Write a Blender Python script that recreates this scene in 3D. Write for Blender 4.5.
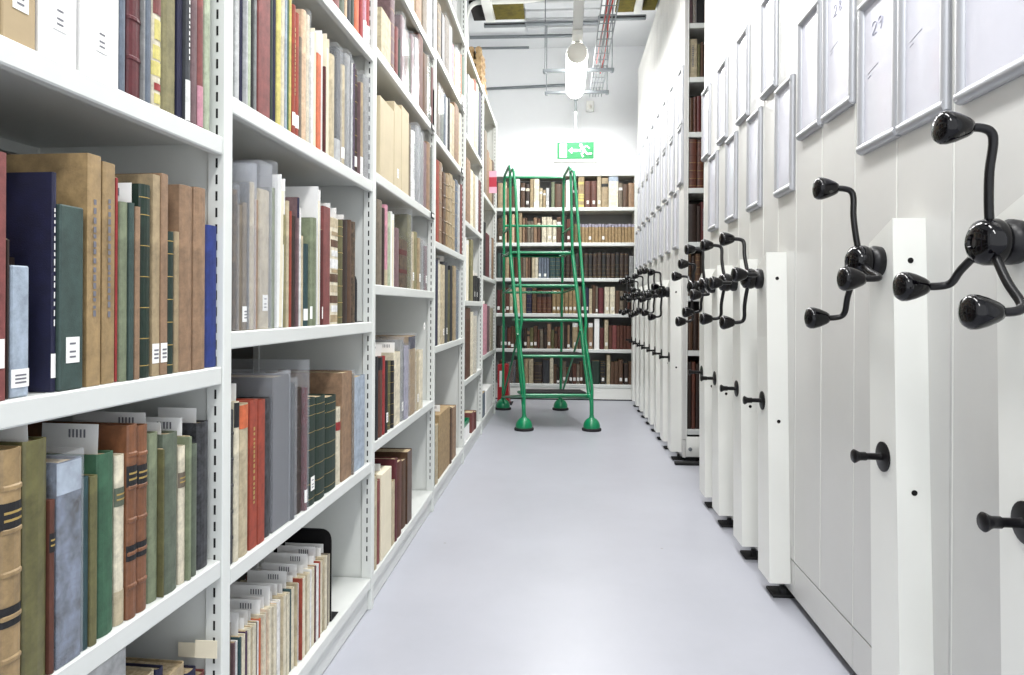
import bpy, math, random
from mathutils import Vector, Matrix
random.seed(7)
SC = bpy.context.scene
for o in list(bpy.data.objects): bpy.data.objects.remove(o)
COL = SC.collection

# ------------------------------------------------------------------ camera
F = 690.0
CX, HOR = 512.0, 307.0
TH = math.atan(50.0 / F)
CAM = Vector((0, 0, 1.0))
cd = bpy.data.cameras.new('camera'); cam = bpy.data.objects.new('camera', cd); COL.objects.link(cam)
cd.sensor_fit = 'HORIZONTAL'; cd.sensor_width = 36.0; cd.lens = 36.0 * F / 1024.0
cd.shift_y = -(337.5 - HOR) / 1024.0
cd.clip_start = 0.02; cd.clip_end = 60
ROLL = 0.0055
cam.matrix_world = Matrix.Translation(CAM) @ Matrix.Rotation(TH, 4, 'Z') @ Matrix.Rotation(math.pi/2, 4, 'X') @ Matrix.Rotation(ROLL, 4, 'Z')
SC.camera = cam
# ------------------------------------------------------------------ world, exposure
w = bpy.data.worlds.new('world'); SC.world = w; w.use_nodes = True
w.node_tree.nodes['Background'].inputs[0].default_value = (0.93, 0.96, 1.0, 1)
w.node_tree.nodes['Background'].inputs[1].default_value = 0.62
SC.view_settings.view_transform = 'Standard'; SC.view_settings.look = 'None'
SC.view_settings.gamma = 1.0; SC.view_settings.use_curve_mapping = False
SC.view_settings.exposure = 1.52
# lamps over the aisle (the tubes of the battens that hang above the frame)
LAMP_X, LAMP_Z = 0.12, 3.22
for ly in (-1.0, 1.0, 3.0, 5.0, 6.75):
    ld = bpy.data.lights.new('aisle_lamp_light', 'AREA'); ld.shape = 'RECTANGLE'
    ld.size = 0.25; ld.size_y = 1.3; ld.energy = {-1.0: 14, 1.0: 13, 3.0: 14, 5.0: 16, 6.75: 11}[ly]; ld.color = (1.0, 0.995, 0.985)
    lo = bpy.data.objects.new('aisle_lamp_light', ld); COL.objects.link(lo); lo.location = (LAMP_X, ly, LAMP_Z - 0.14)

# ------------------------------------------------------------------ pixel -> world helpers (plain surveying of the photo)
FW = Vector((-math.sin(TH), math.cos(TH), 0)); RT = Vector((math.cos(TH), math.sin(TH), 0)); UP = Vector((0, 0, 1))
CR = RT*math.cos(ROLL) + UP*math.sin(ROLL); CU = UP*math.cos(ROLL) - RT*math.sin(ROLL)      # the camera was held very slightly tilted
def ray(px, py=HOR): return FW + CR * ((px - CX) / F) + CU * ((HOR - py) / F)
def onX(px, py, X): r = ray(px, py); return CAM + r * (X / r.x)
def onY(px, py, Y): r = ray(px, py); return CAM + r * (Y / r.y)
def onZ(px, py, z): r = ray(px, py); return CAM + r * ((z - 1.0) / r.z)
def atD(px, py, D): return CAM + ray(px, py) * D
def on_line(px, py, P, d):
    """ray of a pixel met with the vertical plane through ground point P along ground direction d"""
    n = Vector((d.y, -d.x, 0)); r = ray(px, py)
    t = (P - CAM).dot(n) / r.dot(n)
    return CAM + r * t

# ------------------------------------------------------------------ materials
def lin(c): c /= 255.0; return c / 12.92 if c <= .04045 else ((c + .055) / 1.055) ** 2.4
MATS = {}
def mat(name, rgb, rough=.6, metal=0.0, spec=.5, var=0.0, vscale=30.0, second=None, coat=0.0, bump=0.0, bscale=200.0, rnd=0.0, alpha=1.0, emit=0.0):
    if name in MATS: return MATS[name]
    m = bpy.data.materials.new(name); m.use_nodes = True
    nt = m.node_tree; b = nt.nodes['Principled BSDF']
    c = tuple(lin(v) for v in rgb) + (1,)
    b.inputs['Base Color'].default_value = c
    b.inputs['Roughness'].default_value = rough; b.inputs['Metallic'].default_value = metal
    b.inputs['Specular IOR Level'].default_value = spec
    b.inputs['Coat Weight'].default_value = coat
    b.inputs['Alpha'].default_value = alpha
    if emit:
        b.inputs['Emission Color'].default_value = c; b.inputs['Emission Strength'].default_value = emit
    tc = nt.nodes.new('ShaderNodeTexCoord')
    if var or second or rnd:
        n = nt.nodes.new('ShaderNodeTexNoise'); n.inputs['Scale'].default_value = vscale; n.inputs['Detail'].default_value = 8; n.inputs['Roughness'].default_value = .66
        nt.links.new(tc.outputs['Object'], n.inputs['Vector'])
        r = nt.nodes.new('ShaderNodeValToRGB')
        s2 = second or tuple(v * (1 - var) for v in rgb)
        r.color_ramp.elements[0].position = .36; r.color_ramp.elements[1].position = .64
        r.color_ramp.elements[0].color = tuple(lin(v) for v in s2) + (1,); r.color_ramp.elements[1].color = c
        nt.links.new(n.outputs['Fac'], r.inputs['Fac'])
        out = r.outputs['Color']
        if rnd:
            oi = nt.nodes.new('ShaderNodeObjectInfo'); mr = nt.nodes.new('ShaderNodeMapRange')
            mr.inputs['To Min'].default_value = 1 - rnd; mr.inputs['To Max'].default_value = 1 + rnd
            nt.links.new(oi.outputs['Random'], mr.inputs['Value'])
            h = nt.nodes.new('ShaderNodeHueSaturation'); nt.links.new(out, h.inputs['Color']); nt.links.new(mr.outputs['Result'], h.inputs['Value'])
            out = h.outputs['Color']
        nt.links.new(out, b.inputs['Base Color'])
    if bump:
        n2 = nt.nodes.new('ShaderNodeTexNoise'); n2.inputs['Scale'].default_value = bscale
        nt.links.new(tc.outputs['Object'], n2.inputs['Vector'])
        bp = nt.nodes.new('ShaderNodeBump'); bp.inputs['Strength'].default_value = bump; bp.inputs['Distance'].default_value = .002
        nt.links.new(n2.outputs['Fac'], bp.inputs['Height']); nt.links.new(bp.outputs['Normal'], b.inputs['Normal'])
    MATS[name] = m; return m

PAL = {  # everyday colour names
 'tan': (190,166,124), 'ochre': (184,152,100), 'beige': (208,192,156), 'cream': (232,222,194), 'white': (240,240,238),
 'grey': (160,162,162), 'pale grey': (204,206,206), 'dark grey': (74,78,84), 'blue-grey': (118,132,150), 'pale blue': (176,192,210),
 'black': (30,30,34), 'navy': (32,34,78), 'blue': (44,70,160), 'lavender': (178,174,196), 'purple': (84,50,92),
 'dark green': (34,62,50), 'green': (64,116,84), 'sage green': (140,152,118), 'pale green': (190,204,172), 'olive': (120,116,66),
 'teal': (48,88,92), 'grey-green': (110,122,102), 'slate green': (66,92,86), 'yellow': (226,212,110), 'khaki': (156,148,100),
 'maroon': (116,36,46), 'dark red': (112,38,36), 'red': (188,44,44), 'dusty red': (156,78,74), 'pink': (222,150,168),
 'mauve': (140,108,112), 'orange': (236,110,48), 'orange-red': (186,70,40), 'peach': (232,196,158),
 'brown': (112,78,52), 'dark brown': (66,46,36), 'reddish brown': (116,62,42), 'light brown': (170,134,100), 'taupe': (140,126,106),
 'marbled brown': (120,96,70), 'marbled grey': (84,86,92), 'chestnut': (150,94,56), 'marbled blue': (132,148,176),
}
def tone(rgb):     # swatches read off brightly lit covers -> the cloth's own, darker colour
    l = [lin(v) for v in rgb]; Y = .3*l[0]+.6*l[1]+.1*l[2]; k = .66+.36*min(Y/.85, 1); g = .3*l[0]+.6*l[1]+.1*l[2]; l = [(v*.88+g*.12)*k for v in l]
    return tuple(255*(12.92*v if v <= .0031308 else 1.055*v**(1/2.4)-.055) for v in l)
def cmat(col, fin='cloth'):
    rgb = tone(PAL[col])
    if col.startswith('marbled'):
        return mat(col, rgb, .5, second=tuple(v * (.16 if 'blue' in col else .42) for v in rgb), var=.1, vscale=22 if 'blue' in col else 60, rnd=.06)
    if fin == 'leather':
        return mat(col + ' leather', rgb, .42, second=tuple(v * .78 for v in rgb), vscale=34, bump=.25, bscale=120, rnd=.1)
    if fin == 'paper':
        return mat(col + ' paper', rgb, .7, var=.04, vscale=12, rnd=.03)
    return mat(col + ' cloth', rgb, .66, var=.2, vscale=38, bump=.2, bscale=500, rnd=.08)

M_shelf = mat('white_enamel_steel', (212,215,212), .38, var=.015, vscale=6)
M_upright = mat('white_enamel_upright', (218,221,217), .42, var=.02, vscale=5)
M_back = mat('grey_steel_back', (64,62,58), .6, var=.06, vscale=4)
M_panel = mat('pale_grey_laminate', (208,208,205), .30, var=.02, vscale=2.5, bump=.03, bscale=300)
M_cover = mat('white_painted_cover', (232,233,228), .34, var=.01, vscale=4)
M_alu = mat('satin_aluminium', (178,180,185), .34, metal=.3)
M_sheet = mat('printed_sheet', (214,215,226), .25, var=.015, vscale=10, coat=.3)
M_ink = mat('pencil_ink', (178,178,194), .6)
M_plast = mat('black_glossy_plastic', (5,4,7), .09, spec=.36)
M_bsteel = mat('black_satin_steel', (14,13,16), .36, spec=.35)
M_dark = mat('dark_slot', (20,20,20), .9)
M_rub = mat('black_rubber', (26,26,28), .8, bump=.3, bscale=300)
M_green = mat('green_powder_coat', (0,130,84), .3, var=.04, vscale=8, coat=.2)
M_page = mat('page_edges', (196,178,146), .85, second=(150,130,98), var=.1, vscale=140)
M_label = mat('white_spine_label', (240,240,236), .6)
M_print = mat('label_print', (110,110,118), .7)
M_gold = mat('gilt_tooling', (176,150,88), .45, metal=.3)
M_redbar = mat('red_print', (170,40,60), .5)
M_pink = mat('pink_card', (225,165,185), .6)
M_zinc = mat('galvanised_steel', (128,134,138), .38, metal=.4, var=.06, vscale=10)
M_white = mat('white_wall_paint', (240,242,244), .7, var=.01, vscale=3)
M_wire = mat('red_cable_sheath', (205,40,28), .45)
def jacket_mat():
    m = mat('clear_polyester', (226,230,236), .12, alpha=.07, spec=.6); return m
M_jack = jacket_mat()
M_jack2 = mat('clear_polyester_hazy', (220,224,232), .2, alpha=.14, spec=.6)

# ------------------------------------------------------------------ mesh helper
class MB:
    def __init__(s): s.v = []; s.f = []; s.m = []; s.mats = []; s.sm = []
    def mi(s, m):
        if m not in s.mats: s.mats.append(m)
        return s.mats.index(m)
    def add(s, vs, fs, m, smooth=False):
        k = len(s.v); s.v += [tuple(v) for v in vs]; i = s.mi(m)
        for f in fs: s.f.append(tuple(k + a for a in f)); s.m.append(i); s.sm.append(smooth)
    def hexa(s, p, m):     # p: 4 bottom, 4 top (both counter-clockwise from above)
        s.add(p, [(3,2,1,0),(4,5,6,7),(0,1,5,4),(1,2,6,5),(2,3,7,6),(3,0,4,7)], m)
    def box(s, a, b, m):
        x0,y0,z0 = a; x1,y1,z1 = b
        s.hexa([(x0,y0,z0),(x1,y0,z0),(x1,y1,z0),(x0,y1,z0),(x0,y0,z1),(x1,y0,z1),(x1,y1,z1),(x0,y1,z1)], m)
    def cbox(s, a, b, m, c=.003):   # box with chamfered vertical and top edges (small bevel)
        x0,y0,z0 = a; x1,y1,z1 = b
        c = min(c, (x1-x0)*.4, (y1-y0)*.4, (z1-z0)*.4)
        def ring(i, z): return [(x0+i,y0+c,z),(x0+c,y0+i,z),(x1-c,y0+i,z),(x1-i,y0+c,z),(x1-i,y1-c,z),(x1-c,y1-i,z),(x0+c,y1-i,z),(x0+i,y1-c,z)]
        rs = [ring(c*.8, z0), ring(0, z0+c), ring(0, z1-c), ring(c*.8, z1)]
        vs = sum(rs, []); fs = [tuple(range(7,-1,-1)), tuple(range(24,32))]
        for k in range(3):
            for i in range(8):
                j = (i+1) % 8; fs.append((k*8+i, k*8+j, k*8+8+j, k*8+8+i))
        s.add(vs, fs, m)
    def tube(s, pts, r, m, n=12, caps=True):
        pts = [Vector(p) for p in pts]; rr = r if isinstance(r, (list, tuple)) else [r]*len(pts)
        vs = []; prev = None
        for i, p in enumerate(pts):
            if i == 0: t = pts[1]-p
            elif i == len(pts)-1: t = p-pts[i-1]
            else: t = (pts[i+1]-p).normalized() + (p-pts[i-1]).normalized()
            t.normalize()
            if prev is None: u = t.orthogonal().normalized()
            else: u = (prev - t*prev.dot(t)).normalized()
            prev = u; w_ = t.cross(u)
            for k in range(n):
                a = 2*math.pi*k/n; vs.append(p + (u*math.cos(a) + w_*math.sin(a))*rr[i])
        fs = []
        for i in range(len(pts)-1):
            for k in range(n):
                j = (k+1) % n; fs.append((i*n+k, i*n+j, (i+1)*n+j, (i+1)*n+k))
        if caps: fs.append(tuple(range(n-1,-1,-1))); fs.append(tuple((len(pts)-1)*n+k for k in range(n)))
        s.add(vs, fs, m, True)
    def lathe(s, prof, origin, axis, m, n=20):   # prof: (radius, distance along axis)
        o = Vector(origin); a = Vector(axis).normalized(); u = a.orthogonal().normalized(); w_ = a.cross(u)
        vs = []
        for r, h in prof:
            for k in range(n):
                t = 2*math.pi*k/n; vs.append(o + a*h + (u*math.cos(t)+w_*math.sin(t))*max(r, .0004))
        fs = []
        for i in range(len(prof)-1):
            for k in range(n):
                j = (k+1) % n; fs.append((i*n+k, i*n+j, (i+1)*n+j, (i+1)*n+k))
        fs.append(tuple(range(n-1,-1,-1))); fs.append(tuple((len(prof)-1)*n+k for k in range(n)))
        s.add(vs, fs, m, True)
    def build(s, name, parent=None, mw=None, loc=None):
        me = bpy.data.meshes.new(name); me.from_pydata(s.v, [], s.f)
        for m in s.mats: me.materials.append(m)
        me.polygons.foreach_set('material_index', s.m); me.polygons.foreach_set('use_smooth', s.sm)
        if any(s.sm):
            try: me.set_sharp_from_angle(angle=math.radians(50))
            except Exception: pass
        me.update()
        o = bpy.data.objects.new(name, me); COL.objects.link(o)
        if parent is not None: o.parent = parent
        if mw is not None: o.matrix_world = mw
        if loc is not None: o.location = loc
        return o
def smooth_path(pts, k=6):
    """Catmull-Rom through the points"""
    P = [Vector(p) for p in pts]; P = [P[0]*2-P[1]] + P + [P[-1]*2-P[-2]]; out = []
    for i in range(1, len(P)-2):
        for j in range(k):
            t = j/k; a,b,c,d = P[i-1],P[i],P[i+1],P[i+2]
            out.append(.5*((2*b)+(c-a)*t+(2*a-5*b+4*c-d)*t*t+(3*b-a-3*c+d)*t**3))
    out.append(P[-2]); return out
def round_path(pts, r=.03, k=4):
    """polyline with rounded corners"""
    P = [Vector(p) for p in pts]; out = [P[0]]
    for i in range(1, len(P)-1):
        a = (P[i-1]-P[i]); b = (P[i+1]-P[i]); q = min(r, a.length*.48, b.length*.48)
        A = P[i]+a.normalized()*q; B = P[i]+b.normalized()*q
        for j in range(k+1):
            t = j/k; out.append(A*(1-t)**2 + P[i]*2*t*(1-t) + B*t*t)
    out.append(P[-1]); return out
def empty(name, loc=(0,0,0), rz=0, parent=None):
    o = bpy.data.objects.new(name, None); COL.objects.link(o); o.location = loc; o.rotation_euler = (0,0,rz); o.empty_display_size = .05
    if parent is not None: o.parent = parent
    return o
def tag(o, label, cat, group=None, kind=None):
    o['label'] = label; o['category'] = cat
    if group: o['group'] = group
    if kind: o['kind'] = kind
    return o
def struct(o): o['kind'] = 'structure'; return o

# ------------------------------------------------------------------ room shell
YB, YF, XL, XR, ZC = 7.86, -1.6, -1.75, 3.1, 3.95
fm = mat('grey_resin_floor', (172,174,183), .36, var=.035, vscale=1.6, bump=.02, bscale=60)
nt = fm.node_tree; bs = nt.nodes['Principled BSDF']                 # fine scuffs and specks of the resin floor
src = bs.inputs['Base Color'].links[0].from_socket
tcn = nt.nodes.new('ShaderNodeTexCoord'); vo = nt.nodes.new('ShaderNodeTexVoronoi'); vo.inputs['Scale'].default_value = 3.2
nt.links.new(tcn.outputs['Object'], vo.inputs['Vector'])
lt = nt.nodes.new('ShaderNodeMath'); lt.operation = 'LESS_THAN'; lt.inputs[1].default_value = .018; nt.links.new(vo.outputs['Distance'], lt.inputs[0])
mx = nt.nodes.new('ShaderNodeMix'); mx.data_type = 'RGBA'; nt.links.new(lt.outputs[0], mx.inputs[0]); nt.links.new(src, mx.inputs[6])
mx.inputs[7].default_value = (.28,.27,.27,1); nt.links.new(mx.outputs[2], bs.inputs['Base Color'])
b = MB(); b.box((XL, YF, -.1), (XR, YB, 0), fm); struct(b.build('floor'))
b = MB(); b.box((XL, YB, 0), (XR, YB+.12, ZC+.1), M_white); struct(b.build('wall_back'))
b = MB(); b.box((XL-.12, YF, -.1), (XL, YB+.12, ZC+.1), M_white); struct(b.build('wall_left'))
b = MB(); b.box((XR, YF, -.1), (XR+.12, YB+.12, ZC+.1), M_white); struct(b.build('wall_right'))
M_ceil = mat('white_ceiling', (232,234,236), .75, var=.02, vscale=2)
b = MB(); b.box((XL-.12, YF, ZC), (XR+.12, YB+.12, ZC+.12), M_ceil); struct(b.build('ceiling'))

# ------------------------------------------------------------------ books
ITEMS = []      # everything standing on shelves is collected first, then built largest first
def book_profile(t, d, r, c=.0028, n=6):
    out = [(0,d),(0,r)]; inn = [(c,d),(c,r+c*.3)]
    for k in range(1, n):
        a = math.pi*k/n
        out.append((t/2-math.cos(a)*t/2, r-math.sin(a)*r)); inn.append((t/2-math.cos(a)*(t/2-c), r+c*.3-math.sin(a)*max(r-c*.5,.001)))
    out += [(t,r),(t,d)]; inn += [(t-c,r+c*.3),(t-c,d)]
    return out, inn
def extrude_u(b, out, inn, z0, z1, m):
    n = len(out); vs = [(x,y,z0) for x,y in out]+[(x,y,z0) for x,y in inn]+[(x,y,z1) for x,y in out]+[(x,y,z1) for x,y in inn]
    fs = []
    for i in range(n-1):
        fs += [(i,i+1,2*n+i+1,2*n+i), (n+i+1,n+i,3*n+i,3*n+i+1), (i+1,i,n+i,n+i+1), (2*n+i,2*n+i+1,3*n+i+1,3*n+i)]
    fs += [(0,2*n,3*n,n), (n-1,2*n-1,4*n-1,3*n-1)]
    b.add(vs, fs, m, False)
def arc_strip(b, t, r, z0, z1, off, m, frac=1.0, n=6):
    vs = []
    for k in range(n+1):
        a = math.pi*(.5-.5*frac+frac*k/n)
        x = t/2-math.cos(a)*(t/2+off*.5); y = r-math.sin(a)*(r+off)
        vs += [(x,y,z0),(x,y,z1)]
    fs = [(2*i,2*i+2,2*i+3,2*i+1) for i in range(n)]
    b.add(vs, fs, m, False)
def make_book(it, merged=None):
    t, h, d, col, o = it['t'], it['h'], it['d'], it['col'], it['o']
    small = it['area'] < 420
    r = min(.006, t*.22) if 'flat' not in o else .0008
    fin = 'leather' if ('B' in o or 'leather' in o) else 'cloth'
    m = cmat(col, fin)
    kind = it['kind']
    cov = MB(); pg = MB(); ex = {}
    if kind in ('box', 'slipcase'):
        cov.cbox((0,0,0), (t,d,h), cmat(col, 'paper' if col in ('white','cream','beige','tan') else 'cloth'), .002)
    elif kind == 'folder':
        # two thin card boards standing with sheets between, open at the top
        mm = cmat(col, 'paper')
        cov.box((0,0,0),(.0018,d,h), mm); cov.box((t-.0018,.003,0),(t,d,h*.985), mm); cov.box((0,d-.0015,0),(t,d,h), mm)
        pg.box((.003,.004,.002),(max(t-.003,.004),d-.004,h*.9), cmat('cream','paper'))
    elif t < .0075:
        cov.cbox((0,0,0),(t,d,h), m, .001)
        pg.box((t*.25,.003,h-.0002),(t*.75,d-.002,h+.0012), M_page)
    else:
        out, inn = book_profile(t, d, r); extrude_u(cov, out, inn, 0, h, m)
        pg.box((.0029, r+.001, .003), (t-.0029, d-.004, h-.004), M_page)
        if 'B' in o:
            for q in (.16,.33,.5,.67,.84):
                out2, _ = book_profile(t, r+.0005, r)
                vs=[(x+(x-t/2)*.02, y-.0016 if y<r else y, h*q) for x,y in out2[1:-1]]+[(x+(x-t/2)*.02, y-.0016 if y<r else y, h*q+.004) for x,y in out2[1:-1]]
                k=len(out2)-2; cov.add(vs+[(x,y,h*q-.002) for x,y in out2[1:-1]]+[(x,y,h*q+.006) for x,y in out2[1:-1]],
                    [(i,i+1,k+i+1,k+i) for i in range(k-1)]+[(2*k+i,2*k+i+1,i+1,i) for i in range(k-1)]+[(k+i,k+i+1,3*k+i+1,3*k+i) for i in range(k-1)], m)
    rr = r if kind in ('book',) and t >= .0075 else .0006
    if kind in ('book','box','slipcase'):
        if 'L' in o:
            e = MB(); z0 = h*.05+.004; hh = min(.032, h*.14); fr = .8
            if t > .03:
                w2 = .012; e.box((t*.52-w2,-.0009,z0+.02),(t*.52+w2,-.0002,z0+.055), M_label)
                for q in (.045,.034,.027): e.box((t*.52-w2*.5,-.0013,z0+q),(t*.52+w2*.4,-.0009,z0+q+.0025), M_print)
            else:                arc_strip(e, t, rr, z0, z0+hh, .0008, M_label, fr)
            if .012 < t <= .03 and not small:
                for q in (.62,.42,.22): arc_strip(e, t, rr, z0+hh*q, z0+hh*(q+.09), .0012, M_print, fr*.5, 2)
            ex['spine_label'] = e
        tp = [x for x in o if x.startswith('T:')]
        if tp:
            spans = [(.70,.81)] if 'two' not in o else [(.68,.79),(.3,.38)]
            for qn, (a_, b_) in enumerate(spans):
                e = MB(); arc_strip(e, t, rr, h*a_, h*b_, .0009, cmat(tp[0][2:], 'cloth'), .98)
                if not small:
                    arc_strip(e, t, rr, h*(a_+.035), h*(a_+.045), .0013, M_gold, .6, 3); arc_strip(e, t, rr, h*(b_-.045), h*(b_-.035), .0013, M_gold, .6, 3)
                ex['title_panel' + '|'*qn] = e
        tb = [x for x in o if x.startswith('top:')]
        if tb:
            e = MB(); arc_strip(e, t, rr, h*.84, h*.995, .0009, cmat(tb[0][4:], 'cloth'), .98); ex['top_band'] = e
        tb = [x for x in o if x.startswith('foot:')]
        if tb:
            e = MB(); arc_strip(e, t, rr, h*.004, h*.2, .0009, cmat(tb[0][5:], 'cloth'), .98); ex['foot_band'] = e
        if 'G' in o:
            e = cov
            for q in (.06,.2,.36,.52,.68,.84,.93): arc_strip(e, t, rr, h*q, h*q+.0014, .0009, M_gold, .9, 4)
        if 'W' in o:   # column of small lettering marks up the spine
            e = cov; c = {'navy':M_label,'dark grey':M_label,'orange-red':M_gold}.get(col, M_print); z = h*.3; R = random.Random(it['id'])
            while z < h*.82:
                s_ = R.uniform(.004,.009); arc_strip(e, t, rr, z, z+s_, .0009, c, .13, 2); z += s_+R.uniform(.002,.006)
        if 'D' in o:   # decorated publisher's jacket: blocks and curves of colour
            e = cov; R = random.Random(it['id'])
            cs = o[[i for i,x in enumerate(o) if x.startswith('cols:')][0]][5:].split('/') if any(x.startswith('cols:') for x in o) else ['red','cream']
            z = h*.02
            while z < h*.95:
                s_ = h*R.uniform(.03,.1); arc_strip(e, t, rr, z, min(z+s_,h*.99), .0009, cmat(R.choice(cs)), R.choice((.5,.7,.95)), 4); z += s_+h*R.uniform(.01,.04)
    jk = None
    if 'P' in o or 'PP' in o:
        jk = MB(); mj = M_jack2 if 'PP' in o else M_jack; up = it.get('pup', .012)
        z1 = h+up
        jk.box((-.0012,-.0016,.001),(-.0006,d,z1), mj); jk.box((t+.0006,-.0016,.001),(t+.0012,d,z1), mj); jk.box((-.0012,-.0022,.001),(t+.0012,-.0016,z1), mj)
    lean = it.get('lean', 0.0)
    sh = Matrix(((1,0,math.tan(lean),0),(0,1,0,0),(0,0,1,0),(0,0,0,1)))
    mw = it['mw']
    if lean:
        for g in [cov, pg, jk] + list(ex.values()):
            if g: g.v = [tuple(sh @ Vector(v)) for v in g.v]
    if merged is not None:
        for g in [cov, pg] + list(ex.values()) + ([jk] if jk else []):
            for mtl in g.mats: merged.mi(mtl)
            k = len(merged.v); merged.v += [tuple(mw @ Vector(v)) for v in g.v]
            for f, mi in zip(g.f, g.m): merged.f.append(tuple(k+a for a in f)); merged.m.append(merged.mi(g.mats[mi])); merged.sm.append(False)
        return
    name = {'book':'book','box':'archive_box','slipcase':'slipcase','folder':'card_folder'}[kind]
    root = empty(name); root.matrix_world = mw
    cov.build('cover' if kind in ('book','folder') else 'shell', root)
    if pg.f: pg.build('page_block' if kind == 'book' else 'sheets', root)
    for k_, e in ex.items():
        oo = e.build(k_.rstrip('|'), root)
        if k_ == 'spine_label': oo['label'] = 'white paper spine label'
    if jk: jk.build('clear_jacket', root)
    tag(root, it['label'], {'book':'book','box':'box','slipcase':'box','folder':'folder'}[kind], it['group'])
    return root

ORD = ['zeroth','first','second','third','fourth','fifth','sixth','seventh','eighth','ninth','tenth','eleventh','twelfth','thirteenth','fourteenth','fifteenth','sixteenth','seventeenth','eighteenth','nineteenth','twentieth']
def ordn(i): return ORD[i] if i <= 20 else '%d%s' % (i, {1:'st',2:'nd',3:'rd'}.get(i % 10, 'th'))
SLIPS = []
def add_item(P, rz, s0, s1, z, ztop, col, o, depth_in, where, idx, group, dmax=.3, kindw=None):
    """P: ground point the local frame hangs from; local x along the shelf, local y into the shelf"""
    o = list(o); kind = 'book'
    for k in ('box','folder','slipcase'):
        if k in o: kind = k
    t = max(s1-s0-.0012, .003); h = max(.1, ztop-z)
    d = min(dmax, max(.12, h*random.uniform(.68,.76)))
    lo = Matrix.Translation(P) @ Matrix.Rotation(rz, 4, 'Z') @ Matrix.Translation(Vector((s0+.0006, depth_in, 0)))
    lo = Matrix.Translation(Vector((0,0,z+.0006))) @ lo
    c = lo @ Vector((t/2,0,h/2)); rel = c-CAM; D = rel.dot(FW)
    # apparent size
    a = lo @ Vector((0,0,0)); bb = lo @ Vector((t,0,0))
    xa = (a-CAM).dot(RT)/(a-CAM).dot(FW); xb = (bb-CAM).dot(RT)/max((bb-CAM).dot(FW), .05)
    area = abs(xb-xa)*F * h/D*F
    size = 'tall ' if h > .31 else ('short ' if h < .2 else '')
    if t > .04: size = 'thick ' if not size else size.strip()+' thick '
    elif t < .009: size = 'thin ' if not size else size.strip()+' thin '
    fx = 'leather ' if ('B' in o or 'leather' in o) else ''
    pre = 'labelled ' if 'L' in o else ('plastic-covered ' if ('P' in o or 'PP' in o) else '')
    noun = {'book':'book','box':'archive box','slipcase':'slipcase','folder':'card folder'}[kind]
    label = '%s%s %s%s%s, %s from left, %s' % (size, col, pre if not fx else '', fx, noun, ordn(idx), where)
    lean = 0.0; pup = .012
    for q in o:
        if q.startswith('lean:'): lean = float(q[5:])
        if q.startswith('pup:'): pup = float(q[4:])
    ITEMS.append(dict(t=t,h=h,d=d,col=col,o=o,area=area,kind=kind,mw=lo,label=label,group=group,id=len(ITEMS),lean=lean,pup=pup,D=D))
    if 'S' in o or 'SS' in o:
        SLIPS.append(dict(mw=lo.copy(), t=t, h=h, d=d, big='SS' in o, where=where, idx=idx, col=col, noun=noun))

# ------------------------------------------------------------------ left shelving
XS = -0.62
UPX = [232, 375.6, 435.3, 465.0, 483.0, 496.0]       # far edge of each upright in the photo
PT = [None] + [onX(px, HOR, XS) for px in UPX[1:]]
for p in PT[1:]: p.z = 0
d2 = ray(577); d2.z = 0; d2.normalize()
p = on_line(UPX[0], HOR, PT[1], d2); p.z = 0; PT[0] = p
d1 = ray(590); d1.z = 0; d1.normalize()
P_near = PT[0] - d1*1.1
BAYS = [(P_near, PT[0])] + [(PT[i], PT[i+1]) for i in range(5)]
def bdir(i): a, b_ = BAYS[i]; d = (b_-a); L = d.length; return d.normalized(), L
def zat(i, px, py, inset=0):
    d, L = bdir(i); n = Vector((d.y, -d.x, 0)); return on_line(px, py, BAYS[i][0]-n*inset, d).z
BZ = .105
UH = 3.0
SHELF_Z = [
 [BZ, zat(0,222,560), zat(0,222.8,366.5), zat(0,226,138), 1.80],
 [BZ, (zat(1,371.4,462.4)+zat(1,230,570))/2, (zat(1,372.7,322)+zat(1,231,331.6))/2, (zat(1,375,182.5)+zat(1,234.3,96.6))/2, zat(1,373,50), 2.3],
 [BZ, .545, 1.073, 1.45, 1.87, 2.235],
 [BZ, .803, 1.324, 1.852, 2.265, 2.69],
 [BZ, .52, 1.04, 1.56, 2.125, 2.70],
 [BZ, .61, 1.25, 1.912, 2.72],
]
BAYN = ['nearest left bay','second left bay','third left bay','fourth left bay','fifth left bay','farthest left bay']
SHN = ['bottom shelf','second shelf up','third shelf up','fourth shelf up','fifth shelf up','top shelf']
BAYLAB = ['nearest white steel shelving bay on the left, cut off by the photo edge',
 'second white steel shelving bay, with the row of pale journals on its bottom shelf',
 'third white steel shelving bay, with the beige archive boxes on one shelf',
 'fourth white steel shelving bay, with the brown box on its bottom shelf',
 'fifth white steel shelving bay, with the rolled bundle on its top shelf',
 'farthest white steel shelving bay, beside the green steps and with the pink tag']
DEP = .42
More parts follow.
